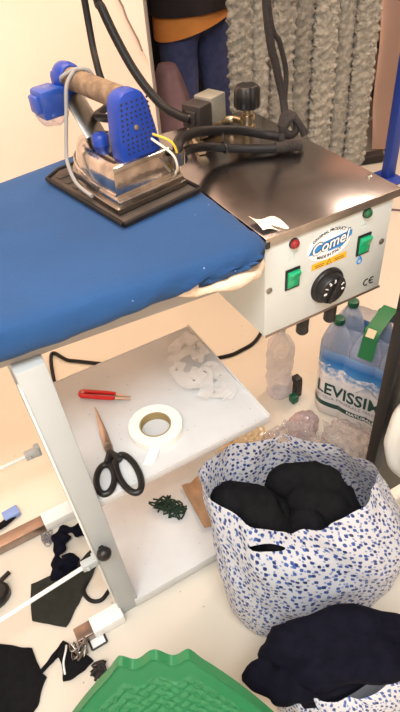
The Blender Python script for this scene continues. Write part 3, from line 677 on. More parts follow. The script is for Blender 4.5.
# ------------------------------------------------------------ lower shelf
random.seed(3)
s = MB()
pts = [(0.255 + 0.022 * math.sin(i * 1.9) + 0.0012 * i * 0.6 + random.uniform(-.012, .012), 0.87 - 0.0011 * i + 0.014 * math.cos(i * 2.3), 0.042 + random.uniform(0, 0.018)) for i in range(60)]
s.tube(pts, 0.0026, 6, 3)
tag(put('thread_tangle', s, M_gthread, loc=(0.27, 0.85, 0.0365)), 'tangle of dark green thread on the lower shelf', 'thread')
s = MB(); s.grid(lambda u, v: V((0.325 + 0.075 * u + 0.012 * v, 0.735 + 0.15 * v - 0.02 * u, 0.041 + 0.05 * u * u * (0.6 + 0.4 * v) + 0.008 * nz((u, v, 0), 4, 1) + .004)), 16, 20, 0.0012)
tag(put('brown_paper', s, M_paper, loc=(0.36, 0.8, 0.0365), ang=50), 'crumpled brown paper piece on the lower shelf beside the patterned bag', 'paper')

# ------------------------------------------------------------ scraps on the floor
def scrap(name, pts, m, label, cat, z=0.0015, amp=0.006, seed=1, grp=None, th=0.0022):
    b = bmesh.new(); f = b.faces.new([b.verts.new((x, y, 0)) for x, y in pts]); f.normal_update()
    if f.normal.z < 0: f.normal_flip()
    bmesh.ops.triangulate(b, faces=b.faces[:]); bmesh.ops.subdivide_edges(b, edges=b.edges[:], cuts=4, use_grid_fill=True)
    bmesh.ops.subdivide_edges(b, edges=b.edges[:], cuts=1, use_grid_fill=True)
    for v in b.verts: v.co.z = z + th + amp * (0.5 + 0.5 * nz(v.co, 16, seed)) ** 2 ; v.co.x += 0.003 * nz(v.co, 45, seed + 9); v.co.y += 0.003 * nz(v.co, 45, seed + 4)
    bmesh.ops.solidify(b, geom=b.faces[:], thickness=th)
    c = V((sum(p[0] for p in pts) / len(pts), sum(p[1] for p in pts) / len(pts), 0))
    return tag(put(name, b, m, loc=c, ang=60), label, cat, grp)
scrap('fabric_scrap', [(-0.122, 0.858), (-0.148, 0.765), (-0.080, 0.705), (-0.015, 0.76), (0.028, 0.80), (0.062, 0.835), (0.055, 0.87), (0.0, 0.845), (-0.06, 0.85)], M_olive, 'olive black fabric scrap on the floor under the tie rod', 'fabric scrap', seed=2)
scrap('fabric_scrap', [(-0.42, 0.80), (-0.23, 0.752), (-0.168, 0.702), (-0.165, 0.64), (-0.158, 0.622), (-0.178, 0.60), (-0.195, 0.578), (-0.26, 0.53), (-0.42, 0.55)], M_dark, 'black cloth piece on the floor left of the green chair', 'fabric scrap', seed=5)
scrap('fabric_scrap', [(-0.112, 0.672), (-0.098, 0.678), (-0.062, 0.626), (-0.052, 0.60), (-0.075, 0.59), (-0.112, 0.588), (-0.128, 0.594), (-0.118, 0.63), (-0.12, 0.65), (-0.165, 0.645), (-0.168, 0.635), (-0.132, 0.645)], M_dark, 'torn black scrap with thin tail on the floor by the table foot', 'fabric scrap', seed=8, amp=0.012)
s = MB(); s.tube([(0.045, 0.925, 0.02), (0.02, 0.935, 0.022), (-0.015, 0.955, 0.02), (-0.035, 0.93, 0.018), (-0.055, 0.89, 0.018), (-0.068, 0.855, 0.016), (-0.055, 0.842, 0.014), (-0.035, 0.862, 0.014), (-0.02, 0.885, 0.014)], lambda t: 0.020 * (0.85 + 0.3 * math.sin(t * 23) + 0.2 * math.sin(t * 61)), 12, 8, 0.5)
for v in s.bm.verts:
    k = nz(v.co, 40, 3) * 0.006; v.co += V((k, -k, abs(k)))
s.tube([(0.045, 0.925, 0.02), (0.06, 0.90, 0.018), (0.055, 0.88, 0.014)], 0.016, 10, 6, 0.7)
s.bm.transform(Matrix.Translation((0.018, -0.010, 0)))
tag(put('fabric_strip', s, M_navy, loc=(0, 0.9, 0)), 'bunched navy fabric strip on the floor behind the front table column', 'fabric strip')
random.seed(9)
s = MB(); s.tube([(-0.042 + random.uniform(-.018, .018), 0.955 + random.uniform(-.018, .018), 0.004 + random.uniform(0, .02)) for i in range(50)], 0.0011, 5, 4)
tag(put('lint_ball', s, M_lint, loc=(-0.042, 0.955, 0)), 'grey ball of lint on the floor beside the rear table foot', 'lint')
s = MB(); s.tube([(0.005, 0.785, 0.006), (-0.012, 0.765, 0.006), (-0.005, 0.735, 0.006), (0.018, 0.722, 0.006), (0.045, 0.735, 0.006), (0.06, 0.745, 0.006)], 0.0052, 10, 8)
s = s; tag(put('rubber_cord', s, M_rubber, loc=(0.02, 0.725, 0)), 'short bent black cord on the floor behind the front foot', 'cord')
# steel bracket with tangled wire by the foot
br = thing('metal_bracket', 'small bent metal bracket with a shiny rim beside the table foot', 'bracket', (-0.045, 0.64, 0))
s = MB(); s.box((-0.045, 0.622, 0.002), (-0.008, 0.652, 0.005), 0.001); put('plate', s, M_white, br)
s = MB()
for p, q in (((-0.045, 0.622), (-0.008, 0.622)), ((-0.008, 0.622), (-0.008, 0.652)), ((-0.045, 0.622), (-0.045, 0.652))): s.tube([(*p, 0.006), (*q, 0.006)], 0.0025, 8, 0)
put('rim', s, M_coil, br)
random.seed(21)
s = MB(); s.tube([(-0.072 + random.uniform(-.02, .022), 0.632 + random.uniform(-.022, .022), 0.018 + random.uniform(0, .022)) for i in range(34)], 0.0016, 5, 4)
tag(put('wire_tangle', s, M_chromed, loc=(-0.07, 0.632, 0.016)), 'tangle of thin grey wire lying on the torn black scrap', 'wire')
s = MB(); s.tube([(-0.05 + random.uniform(-.018, .022), 0.572 + random.uniform(-.016, .016), 0.006 + random.uniform(0, .022)) for i in range(26)], 0.0032, 6, 4)
tag(put('cord_tangle', s, M_braid, loc=(-0.05, 0.572, 0)), 'brown black cord tangle on the floor touching the green chair edge', 'cord')
s = MB(); s.tube([(-0.118, 0.60, 0.02), (-0.112, 0.625, 0.022), (-0.098, 0.648, 0.022), (-0.094, 0.66, 0.016)], 0.0024, 6, 6)
tag(put('white_tie', s, M_white, loc=(-0.105, 0.63, 0.016)), 'thin white tie lying over the torn black scrap', 'tie')
# black handled tool at left edge
tl = thing('plastic_clamp', 'black plastic clamp lying on the floor at the left edge', 'clamp', (-0.215, 0.88, 0))
s = MB(); s.loft([[V((-0.225 + 0.055 * k * math.cos(a), 0.87 + 0.036 * k * math.sin(a), z)) for a in [2 * PI * i / 24 for i in range(24)]] for k, z in ((0.92, 0.001), (1.0, 0.006), (1.0, 0.022), (0.85, 0.03))]); put('body', s, M_black, tl)
s = MB(); s.tube([(-0.195, 0.895, 0.018), (-0.16, 0.912, 0.014)], 0.006, 10, 0); put('prong', s, M_black, tl)
sp = thing('strap_clip', 'pale blue clip on a black strap lying behind the rear foot bar', 'clip', (-0.11, 1.075, 0))
s = MB(); s.box((-0.128, 1.066, 0.006), (-0.083, 1.098, 0.022), 0.003, M=Matrix.Translation((-.1, 1.08, 0)) @ Matrix.Rotation(0.1, 4, 'Z') @ Matrix.Translation((.1, -1.08, 0))); put('clip', s, mat('pale_blue_plastic', (118, 146, 200), 0.4), sp)
s = MB(); s.tube([(-0.10, 1.075, 0.011), (-0.14, 1.062, 0.011), (-0.19, 1.065, 0.009), (-0.3, 1.09, 0.009)], 0.010, 8, 6, 0.8); put('strap', s, M_dark, sp)
# cable along floor behind the table
hang('floor_cable', [(0.09, 1.05, 0.0068), (0.20, 1.64, 0.0068), (0.26, 1.60, 0.0068), (0.375, 1.50, 0.0068), (0.55, 1.38, 0.0068), (0.72, 1.31, 0.0068), (0.80, 1.30, 0.0068), (0.90, 1.33, 0.0068), (1.1, 1.5, 0.0068)], 0.0065, M_rubber, 'long black cable running along the floor behind the shelves', 'cable')
random.seed(17)
s = MB(); s.ball((1.08, 0.93, 0.022), 0.03, 3, (1.2, 1, 0.7), lambda p: 1 + 0.3 * nz(p, 3, 1)) if False else s.ball((1.86, 1.78, 0.02), 0.045, 3, (1.2, 1, 0.45), lambda p: 1 + 0.3 * nz(p, 3, 1))
s.tube([(1.89, 1.76, 0.006), (1.95, 1.70, 0.005), (1.99, 1.68, 0.005)], 0.004, 6, 5)
tag(put('fluff_clump', s, mat('mauve_fluff', (112, 96, 108), 1.0), loc=(1.86, 1.78, 0)), 'mauve grey fluff clump on the floor right of the boiler', 'fluff')

# ------------------------------------------------------------ patterned shopping bags
def bag_mesh(rows, nu=96, seed=1, amp=0.006, pinch=1.0):
    """rows: (z, cx, cy, a, b, tilt) lofted to an open-topped bag with a floor; returns bmesh with UVs in metres"""
    nv = 56; zs = [r[0] for r in rows]
    def at(t):
        f = t * (len(rows) - 1); i = min(int(f), len(rows) - 2); k = f - i
        k2 = k
        p = [rows[max(i - 1, 0)], rows[i], rows[i + 1], rows[min(i + 2, len(rows) - 1)]]
        out = []
        for c in range(6):
            p0, p1, p2, p3 = (q[c] for q in p)
            out.append(0.5 * (2 * p1 + (p2 - p0) * k + (2 * p0 - 5 * p1 + 4 * p2 - p3) * k * k + (3 * p1 - p0 - 3 * p2 + p3) * k ** 3))
        return out
    b = bmesh.new(); uvl = b.loops.layers.uv.new('UVMap'); G = []
    for j in range(nv + 1):
        z, cx, cy, a, bb, tl = at(j / nv); row = []
        for i in range(nu + 1):
            th = 2 * PI * i / nu
            ct, st = math.cos(th), math.sin(th)
            ex = 0.80 + 0.42 * (j / nv) ** 2 * pinch
            x = a * math.copysign(abs(ct) ** ex, ct); y = bb * math.copysign(abs(st) ** ex, st)
            X = cx + x * math.cos(tl) - y * math.sin(tl); Y = cy + x * math.sin(tl) + y * math.cos(tl)
            t = j / nv
            w = nz((ct * 2.2, st * 2.2, z * 5), 1.0, seed) * amp * 1.6 + nz((ct * 5, st * 5, z * 16), 1.0, seed + 5) * amp * min(1, 2.5 * t)
            fold = amp * 0.7 * math.sin(th * 9 + 3 * nz((ct, st, z * 4), 1.5, seed)) * t
            k = (w + fold) * min(1, t * 6)
            dz = rim_f(th) * t ** 3 if rim_f else 0
            row.append(((X + k * math.cos(th + tl), Y + k * math.sin(th + tl), z + dz), (i / nu * 1.12, z + dz)))
        G.append(row)
    VV = [[b.verts.new(G[j][i][0]) for i in range(nu)] for j in range(nv + 1)]
    for j in range(nv):
        for i in range(nu):
            k = (i + 1) % nu
            f = b.faces.new((VV[j][i], VV[j][k], VV[j + 1][k], VV[j + 1][i]))
            for lp, (jj, ii) in zip(f.loops, ((j, i), (j, i + 1), (j + 1, i + 1), (j + 1, i))): lp[uvl].uv = G[jj][ii][1]
    b.faces.new(VV[0][::-1])
    return b
rim_f = lambda th: 0.004 * math.cos(th - PI) + 0.012 * math.sin(th) + 0.010 * math.cos(2 * th)
HO = [(0.775, 0.338, 0.034, 0.0085), (0.282, 0.385, 0.022, 0.011)]
bag = thing('shopping_bag', 'large white shopping bag with blue flower print holding black clothes', 'bag', (0.465, 0.49, 0))
bb = bag_mesh([(0.001, 0.478, 0.498, 0.188, 0.115, -0.25), (0.02, 0.480, 0.498, 0.200, 0.125, -0.25), (0.10, 0.486, 0.498, 0.214, 0.136, -0.28), (0.20, 0.482, 0.504, 0.216, 0.138, -0.36), (0.29, 0.464, 0.522, 0.202, 0.130, -0.46), (0.35, 0.450, 0.540, 0.190, 0.120, -0.52), (0.398, 0.442, 0.550, 0.182, 0.113, -0.55)], seed=4, amp=0.007)
put('bag_body', bb, bag_mat(HO), bag, ang=75)
s = MB(); s.grid(lambda u, v: V((0.395 + 0.045 * u, 0.408 - 0.012 * u + 0.012 * v, 0.325 + 0.025 * v - 0.003 * u)), 4, 4, 0.0006); 
# clothes in the bag
def garment(paths, base, m, label, name='folded_garment', loc=(0, 0, 0), seed=1, wr=0.35):
    s = MB()
    for o, r, sc in base: s.ball(o, r, 4, sc, lambda p: 1 + 0.16 * nz(p, 2.2, seed) + 0.06 * nz(p, 5.5, seed + 2))
    for pts, r, fl in paths: s.tube(pts, (lambda rr: (lambda t: rr * (0.72 + 0.5 * math.sin(PI * min(1, max(0, t))) ** 0.6 + 0.12 * math.sin(t * 17 + rr * 100))))(r), 16, 8, fl)
    b = s.bm
    for v in b.verts:
        n = v.co
        k = 0.008 * nz(n, 26, seed) + 0.005 * nz(n, 60, seed + 3)
        v.co += V((k, -k * 0.6, abs(k) * 1.2))
    return tag(put(name, s, m, loc=loc, ang=80), label, 'clothes')
garment([([(0.310, 0.585, 0.30), (0.325, 0.59, 0.352), (0.355, 0.565, 0.366), (0.372, 0.515, 0.348), (0.375, 0.485, 0.29)], 0.034, 0.9), ([(0.35, 0.605, 0.31), (0.378, 0.58, 0.340), (0.402, 0.53, 0.332), (0.405, 0.49, 0.28)], 0.026, 0.8)],
        [((0.37, 0.535, 0.23), 0.08, (1.05, 0.85, 0.8))], M_dark, 'black padded garment bunched at the left of the patterned bag', loc=(0.37, 0.55, 0.2), seed=3)
garment([([(0.425, 0.575, 0.28), (0.45, 0.58, 0.335), (0.495, 0.555, 0.352), (0.53, 0.505, 0.342), (0.55, 0.465, 0.30)], 0.031, 0.9), ([(0.43, 0.545, 0.30), (0.465, 0.52, 0.340), (0.505, 0.478, 0.338), (0.525, 0.455, 0.29)], 0.031, 0.85), ([(0.42, 0.515, 0.30), (0.45, 0.485, 0.325), (0.475, 0.46, 0.28)], 0.030, 0.8)],
        [((0.485, 0.51, 0.225), 0.084, (1.05, 0.85, 0.8))], M_dark, 'black rolled garment filling the right of the patterned bag', loc=(0.49, 0.53, 0.2), seed=6)
# second bag, nearest the camera
rim_f = lambda th: 0.022 * math.cos(2 * th) + 0.012 * math.sin(th)
bag2 = thing('shopping_bag', 'nearer white and blue print bag overflowing with a navy garment', 'bag', (0.37, 0.195, 0))
HO2 = [(0.815, 0.222, 0.05, 0.014)]
bb = bag_mesh([(0.001, 0.39, 0.245, 0.130, 0.062, -0.35), (0.02, 0.39, 0.245, 0.145, 0.074, -0.35), (0.10, 0.388, 0.246, 0.152, 0.078, -0.38), (0.17, 0.383, 0.25, 0.154, 0.076, -0.4), (0.215, 0.376, 0.258, 0.154, 0.070, -0.42), (0.240, 0.372, 0.262, 0.154, 0.066, -0.42)], seed=12, amp=0.005)
put('bag_body', bb, bag_mat(HO2), bag2, ang=75)
garment([([(0.235, 0.328, 0.235), (0.27, 0.322, 0.262), (0.34, 0.305, 0.285), (0.42, 0.272, 0.285), (0.50, 0.225, 0.245)], 0.032, 0.8), ([(0.245, 0.296, 0.235), (0.30, 0.27, 0.262), (0.37, 0.24, 0.266), (0.45, 0.205, 0.245), (0.49, 0.185, 0.225)], 0.034, 0.8), ([(0.25, 0.318, 0.240), (0.32, 0.285, 0.280), (0.40, 0.25, 0.284), (0.47, 0.215, 0.25)], 0.024, 0.8), ([(0.235, 0.322, 0.225), (0.222, 0.305, 0.245), (0.24, 0.275, 0.248), (0.28, 0.25, 0.24)], 0.030, 0.8)],
        [((0.37, 0.262, 0.20), 0.07, (1.7, 0.7, 0.8))], M_navy, 'navy garment heaped in the nearer patterned bag', loc=(0.36, 0.25, 0.15), seed=9)
# ------------------------------------------------------------ crumpled clear plastic, bottle, water pack
def crumple(name, o, r, sc, m, label, seed, sub=4, k=0.5, cat='plastic bag'):
    s = MB(); s.ball(o, r, sub, sc, lambda p: 1 + k * abs(nz(p, 2.4, seed)) - 0.15 + k * 0.7 * abs(nz(p, 5.5, seed + 3)))
    for v in s.bm.verts: v.co.z = max(v.co.z, 0.003)
    return tag(put(name, s, m, loc=(o[0], o[1], 0), ang=12), label, cat)
crumple('clear_plastic_bag', (0.645, 0.785, 0.055), 0.105, (0.85, 0.85, 0.95), M_film, 'crumpled clear plastic bag heaped behind the patterned bag', 31)
crumple('clear_plastic_bag', (0.785, 0.722, 0.066), 0.085, (0.8, 0.95, 1.05), M_film, 'crumpled clear plastic bag at the foot of the water pack', 47)
crumple('yellowish_plastic_bag', (0.575, 0.905, 0.03), 0.07, (1.0, 0.8, 0.6), M_filmy, 'flattened yellowish plastic bag beside the shelf corner', 52)
crumple('mauve_plastic_bundle', (0.745, 0.868, 0.055), 0.055, (1.0, 0.8, 1.0), M_film2, 'mauve plastic bundle in front of the water pack', 64, k=0.16, cat='plastic bundle')
bk = thing('cable_buckle', 'black and dark green plastic buckle on the floor beside the crushed bottle', 'buckle', (0.83, 1.02, 0))
s = MB(); s.box((0.822, 1.008, 0.001), (0.85, 1.028, 0.075), 0.004, M=Matrix.Identity(4)); s.box((0.817, 1.0, 0.078 - .005), (0.842, 1.028, 0.094), 0.004); put('body', s, M_coil, bk)
s = MB(); s.box((0.800, 0.99, 0.001), (0.824, 1.015, 0.030), 0.004); put('catch', s, M_capg, bk)
# crushed empty bottle
s = MB()
prof = [(0.001, 0.001), (0.030, 0.002), (0.040, 0.012), (0.042, 0.03), (0.040, 0.06), (0.043, 0.08), (0.038, 0.105), (0.043, 0.13), (0.041, 0.16), (0.043, 0.185), (0.040, 0.21), (0.030, 0.235), (0.016, 0.258), (0.0125, 0.27), (0.0125, 0.288)]
fine = cr([V((r, 0, h)) for r, h in prof], 5)
rings = [[V((0.795 + p.x * (1 + (0.16 * nz((math.cos(a) * 1.5, math.sin(a) * 1.5, p.z * 22), 1, 3) if 0.02 < p.z < 0.24 else 0)) * math.cos(a), 1.06 + p.x * (1 + (0.2 * nz((math.cos(a) * 1.5, math.sin(a) * 1.5, p.z * 25), 1, 3) if 0.02 < p.z < 0.24 else 0)) * math.sin(a), p.z)) for a in [2 * PI * k / 32 for k in range(32)]] for p in fine]
eb = thing('plastic_bottle', 'crushed empty clear plastic bottle under the boiler corner', 'bottle', (0.795, 1.06, 0))
s.loft(rings, cap=False); put('bottle_body', s, M_petb, eb, ang=25)
s = MB(); s.lathe([(0.0145, 0.272), (0.015, 0.275), (0.015, 0.289), (0.013, 0.292)], (0.795, 1.06, 0), (0, 0, 1), 20); put('cap', s, M_white, eb)

# six-pack: local frame, u along the printed face
PA = math.atan2(-0.91, 0.41)
PO = V((0.975, 0.864, 0.0))
pk = thing('water_pack', 'shrink wrapped six pack of water bottles with green carrying strap', 'water pack', PO, PA, local=True)
SP = 0.09; BR = 0.0445; BH = 0.362
M_print = bpy.data.materials.new('printed_wrap'); M_print.use_nodes = True
nt = M_print.node_tree; N = nt.nodes; L = nt.links; b = N['Principled BSDF']; b.inputs['Roughness'].default_value = 0.22; b.inputs['Coat Weight'].default_value = 0.3
tc = N.new('ShaderNodeTexCoord'); sx = N.new('ShaderNodeSeparateXYZ'); L.new(tc.outputs['Object'], sx.inputs[0])
ns = N.new('ShaderNodeTexNoise'); ns.inputs['Scale'].default_value = 20; ns.inputs['Detail'].default_value = 6; ns.inputs['Roughness'].default_value = 0.6; L.new(tc.outputs['Object'], ns.inputs['Vector'])
mad = N.new('ShaderNodeMath'); mad.operation = 'MULTIPLY_ADD'; mad.inputs[1].default_value = 0.10; mad.inputs[2].default_value = -0.05; L.new(ns.outputs['Fac'], mad.inputs[0])
ad = N.new('ShaderNodeMath'); ad.operation = 'ADD'; L.new(sx.outputs['Z'], ad.inputs[0]); L.new(mad.outputs[0], ad.inputs[1])
lt = N.new('ShaderNodeMath'); lt.operation = 'LESS_THAN'; lt.inputs[1].default_value = 0.205; L.new(ad.outputs[0], lt.inputs[0])
sky = N.new('ShaderNodeValToRGB'); mr = N.new('ShaderNodeMapRange'); mr.inputs['From Min'].default_value = 0.175; mr.inputs['From Max'].default_value = 0.285; L.new(sx.outputs['Z'], mr.inputs['Value']); L.new(mr.outputs[0], sky.inputs['Fac'])
e = sky.color_ramp.elements; e[0].color = (*lin((92, 168, 222)), 1); e[1].color = (*lin((150, 180, 216)), 1); q = sky.color_ramp.elements.new(0.55); q.color = (*lin((32, 112, 188)), 1)
ns2 = N.new('ShaderNodeTexNoise'); ns2.inputs['Scale'].default_value = 55; ns2.inputs['Detail'].default_value = 4; L.new(tc.outputs['Object'], ns2.inputs['Vector'])
mt_ = N.new('ShaderNodeValToRGB'); mt_.color_ramp.elements[0].position = 0.4; mt_.color_ramp.elements[1].position = 0.6; mt_.color_ramp.elements[0].color = (*lin((120, 160, 205)), 1); mt_.color_ramp.elements[1].color = (*lin((238, 238, 240)), 1); L.new(ns2.outputs['Fac'], mt_.inputs['Fac'])
fade = N.new('ShaderNodeMapRange'); fade.inputs['From Min'].default_value = 0.158; fade.inputs['From Max'].default_value = 0.185; L.new(sx.outputs['Z'], fade.inputs['Value'])
mm = N.new('ShaderNodeMixRGB'); mm.inputs[1].default_value = (*lin((228, 226, 226)), 1); L.new(fade.outputs[0], mm.inputs[0]); L.new(mt_.outputs[0], mm.inputs[2])
mx = N.new('ShaderNodeMixRGB'); L.new(lt.outputs[0], mx.inputs[0]); L.new(sky.outputs[0], mx.inputs[1]); L.new(mm.outputs[0], mx.inputs[2]); L.new(mx.outputs[0], b.inputs['Base Color'])
def hull(d, n=40):
    """outline round 3x2 bottles with gentle lobes; starts so that the face -v is first"""
    hx, hy, R = SP + BR + d, SP / 2 + BR + d, BR + d
    pts = []
    def seg(p, q, k, lob, nx, ny):
        for i in range(k):
            t = i / k; pts.append((p[0] + (q[0] - p[0]) * t, p[1] + (q[1] - p[1]) * t))
    def arc(cx, cy, a0, k=14):
        for i in range(k): a = a0 + PI / 2 * i / k; pts.append((cx + R * math.cos(a), cy + R * math.sin(a)))
    seg((-hx + R, -hy), (hx - R, -hy), 36, 1, 0, -1); arc(hx - R, -hy + R, -PI / 2); seg((hx, -hy + R), (hx, hy - R), 14, 1, 1, 0); arc(hx - R, hy - R, 0)
    seg((hx - R, hy), (-hx + R, hy), 36, 1, 0, 1); arc(-hx + R, hy - R, PI / 2); seg((-hx, hy - R), (-hx, -hy + R), 14, 1, -1, 0); arc(-hx + R, -hy + R, PI)
    out = []
    for x, y in pts:   # the film dips in between bottles
        lob = 0.006 * (1 - abs(math.cos(PI * x / SP)) ** 0.5) if abs(y) > hy - 0.02 else 0
        lob2 = 0.006 * (1 - abs(math.sin(PI * y / SP)) ** 0.5) if abs(x) > hx - 0.02 and abs(y) < SP / 2 else 0
        out.append((x - math.copysign(lob2, x), y - math.copysign(lob, y)))
    return out
s = MB(); s.loft([[V((x, y, z)) for x, y in hull(d)] for d, z in ((-0.006, 0.001), (0.001, 0.008), (0.0015, 0.06), (0.0015, 0.12), (0.0015, 0.18), (0.0015, 0.25), (0.0, 0.272))], cap=False); wrap = put('printed_wrap', s, M_print, pk, ang=60)
s = MB(); s.loft([[V((x * kx_, y * ky_, z + 0.006 * nz((x, y, z), 25, 3))) for x, y in hull(-0.0005)] for kx_, ky_, z in ((1, 1, 0.271), (0.985, 0.98, 0.286), (0.94, 0.90, 0.306), (0.88, 0.80, 0.324), (0.82, 0.70, 0.338), (0.79, 0.64, 0.344))], cap=False); put('clear_wrap', s, M_wrap, pk, ang=60)
bprof = [(0.001, 0.004), (0.036, 0.004), (0.042, 0.012), (0.0428, 0.05), (0.0410, 0.07), (0.0428, 0.09), (0.0428, 0.25), (0.041, 0.272), (0.034, 0.300), (0.022, 0.326), (0.0145, 0.338), (0.0138, 0.345)]
for ix in (-1, 0, 1):
    for iy in (-1, 1):
        x, y = ix * SP, iy * SP / 2
        s = MB(); s.lathe([(p.x, p.z) for p in cr([V((r, 0, h)) for r, h in bprof], 3)], (x, y, 0), (0, 0, 1), 24, cap=False); bo = put('bottle', s, M_water, pk, ang=50)
        s = MB(); s.lathe([(0.0152, 0.344), (0.0165, 0.346), (0.0165, 0.358), (0.015, BH), (0.012, BH + 0.0006), (0.004, BH + 0.0006)], (x, y, 0), (0, 0, 1), 24); put('cap', s, M_capg, bo)
# lettering bent onto the front film
hyF = SP / 2 + BR + 0.0015
def facepos(x, z, off):
    R_ = BR + 0.0015; hx = SP + BR + 0.0015
    if abs(x) <= hx - R_:
        lob = 0.006 * (1 - abs(math.cos(PI * x / SP)) ** 0.5)
        return V((x, -(hyF - lob) - off, z))
    a = (abs(x) - (hx - R_)) / R_; r = R_ + off
    return V((math.copysign(hx - R_ + r * math.sin(a), x), -(hyF - R_) - r * math.cos(a), z))
def wraptext(txt, size, x0, z0, m, name, off=0.0006, sx=1.0, thick=0.0):
    s = MB()
    def bend(p): return facepos(p.x + x0, p.y + z0, off + p.z)
    s.text(txt, size, Matrix.Identity(4), 0.0003, off=thick, bend=bend, sx=sx); return put(name, s, m, wrap)
M_lev = mat('deep_green_ink', (22, 70, 62), 0.4)
wraptext('LEVISSIMA', 0.064, 0.0, 0.118, M_lev, 'brand_lettering', 0.0014, sx=0.86, thick=0.0012)
wraptext('ACQUA MINERALE NATURALE', 0.017, 0.0, 0.084, mat('grey_ink', (150, 150, 156), 0.5), 'small_lettering', 0.0012, sx=1.05)
s = MB()
for i in range(28):
    x0, x1 = -0.155 + 0.31 * i / 28, -0.155 + 0.31 * (i + 1) / 28
    q = [facepos(x0, 0.046, 0.0012), facepos(x1, 0.046, 0.0012), facepos(x1, 0.064, 0.0012), facepos(x0, 0.064, 0.0012)]
    s.poly(q, (0, -0.0003, 0))
put('green_band', s, M_lev, wrap, smooth=False)
wraptext('NATURALE', 0.015, 0.03, 0.0545, M_wink, 'band_lettering', 0.0018, sx=1.2, thick=0.0003)
s = MB(); s.tube([facepos(0.005, 0.154, 0.0014), facepos(0.035, 0.186, 0.0014), facepos(0.075, 0.158, 0.0014)], 0.003, 6, 0, 0.4); put('peak_emblem', s, mat('silver_ink', (168, 170, 176), 0.4), wrap)
# carrying strap over the top, along v
def strapw(u, v):
    P = [(-0.093, 0.292), (-0.082, 0.325), (-0.066, 0.366), (-0.03, 0.374), (0.03, 0.374), (0.066, 0.366), (0.082, 0.325), (0.093, 0.292)]
    Q = cr([V((0, a, c)) for a, c in P], 6); f = u * (len(Q) - 1); i = min(int(f), len(Q) - 2); p = Q[i].lerp(Q[i + 1], f - i)
    return V((0.014 + 0.042 * (v - 0.5), p.y, p.z))
s = MB(); s.grid(strapw, 42, 3, 0.0012); st = put('carry_strap', s, M_strap, pk, ang=60)
s = MB()
for dx_, a_ in ((0.006, 0.5), (0.018, -0.4)):
    p = strapw(0.28, 0.5); s.box((dx_ - 0.006, p.y - 0.012, p.z + 0.0015), (dx_ + 0.006, p.y + 0.012, p.z + 0.0025), 0, M=Matrix.Translation(p) @ Matrix.Rotation(0.75, 4, 'X') @ Matrix.Translation(-p))
put('strap_print', s, mat('cream_print', (220, 206, 170), 0.5), st, smooth=False)

# ------------------------------------------------------------ black bench table at right, white bag, blue post
wt = thing('work_table', 'black steel legged work table at the right edge of the view', 'table', (0.98, 0.32, 0))
for x, y in ((0.712, 0.560), (1.30, 0.560), (0.712, 0.02), (1.30, 0.02)):
    if y < 0.1 and x < 1: x, y = 0.95, -0.02
    s = MB(); s.box((x, y, 0), (x + 0.028, y + 0.03, 0.79), 0.002); put('leg', s, M_postb, wt)
s = MB(); s.poly([V(p) for p in ((0.712, 0.592, 0.79), (1.332, 0.592, 0.79), (1.332, -0.02, 0.79), (0.95, -0.02, 0.79))], (0, 0, 0.025)); put('table_top', s, M_postb, wt)
s = MB(); s.box((0.741, 0.566, 0.05), (1.30, 0.578, 0.74), 0.001); put('lit_face_panel', s, M_litface, wt)  # added panel; its olive colour imitates the lit front of the leg
s = MB()
def wb(u, v):
    a = 2 * PI * u; t = v
    r = 0.085 * (0.35 + 0.75 * math.sin(PI * min(1, t * 0.93 + 0.05)) ** 0.7) * (1 + 0.14 * math.sin(a * 3 + t * 3) + 0.10 * nz((math.cos(a) * 2, math.sin(a) * 2, t * 3), 1.2, 6))
    return V((0.752 + 0.72 * r * math.cos(a), 0.494 + 0.58 * r * math.sin(a), 0.265 + 0.26 * t))
s.grid(wb, 40, 30)
s.tube([(0.748, 0.494, 0.515), (0.74, 0.52, 0.58), (0.728, 0.551, 0.64)], 0.007, 8, 5, 0.4)
s.tube([(0.758, 0.494, 0.515), (0.748, 0.52, 0.58), (0.735, 0.551, 0.64)], 0.007, 8, 5, 0.4)
tag(put('carrier_bag', s, M_wbag, loc=(0.752, 0.494, 0.265), ang=70), 'white plastic carrier bag hanging from the black table leg at the right edge', 'bag')
s = MB(); s.lathe([(0.006, 0), (0.006, 0.03), (0.012, 0.031), (0.012, 0.034)], (0.730, 0.565, 0.645), (0, -1, 0), 12); put('bag_hook', s, M_postb, wt)
bp = thing('blue_steel_frame', 'blue painted steel upright standing on the floor beyond the boiler', 'stand', (2.135, 1.99, 0))
s = MB(); s.box((2.105, 1.96, 0.012), (2.155, 2.01, 1.2), 0.004); put('upright', s, M_bluepost, bp)
s = MB(); s.box((2.08, 1.90, 0), (2.18, 2.06, 0.012), 0.003); put('base_plate', s, M_bluepost, bp)

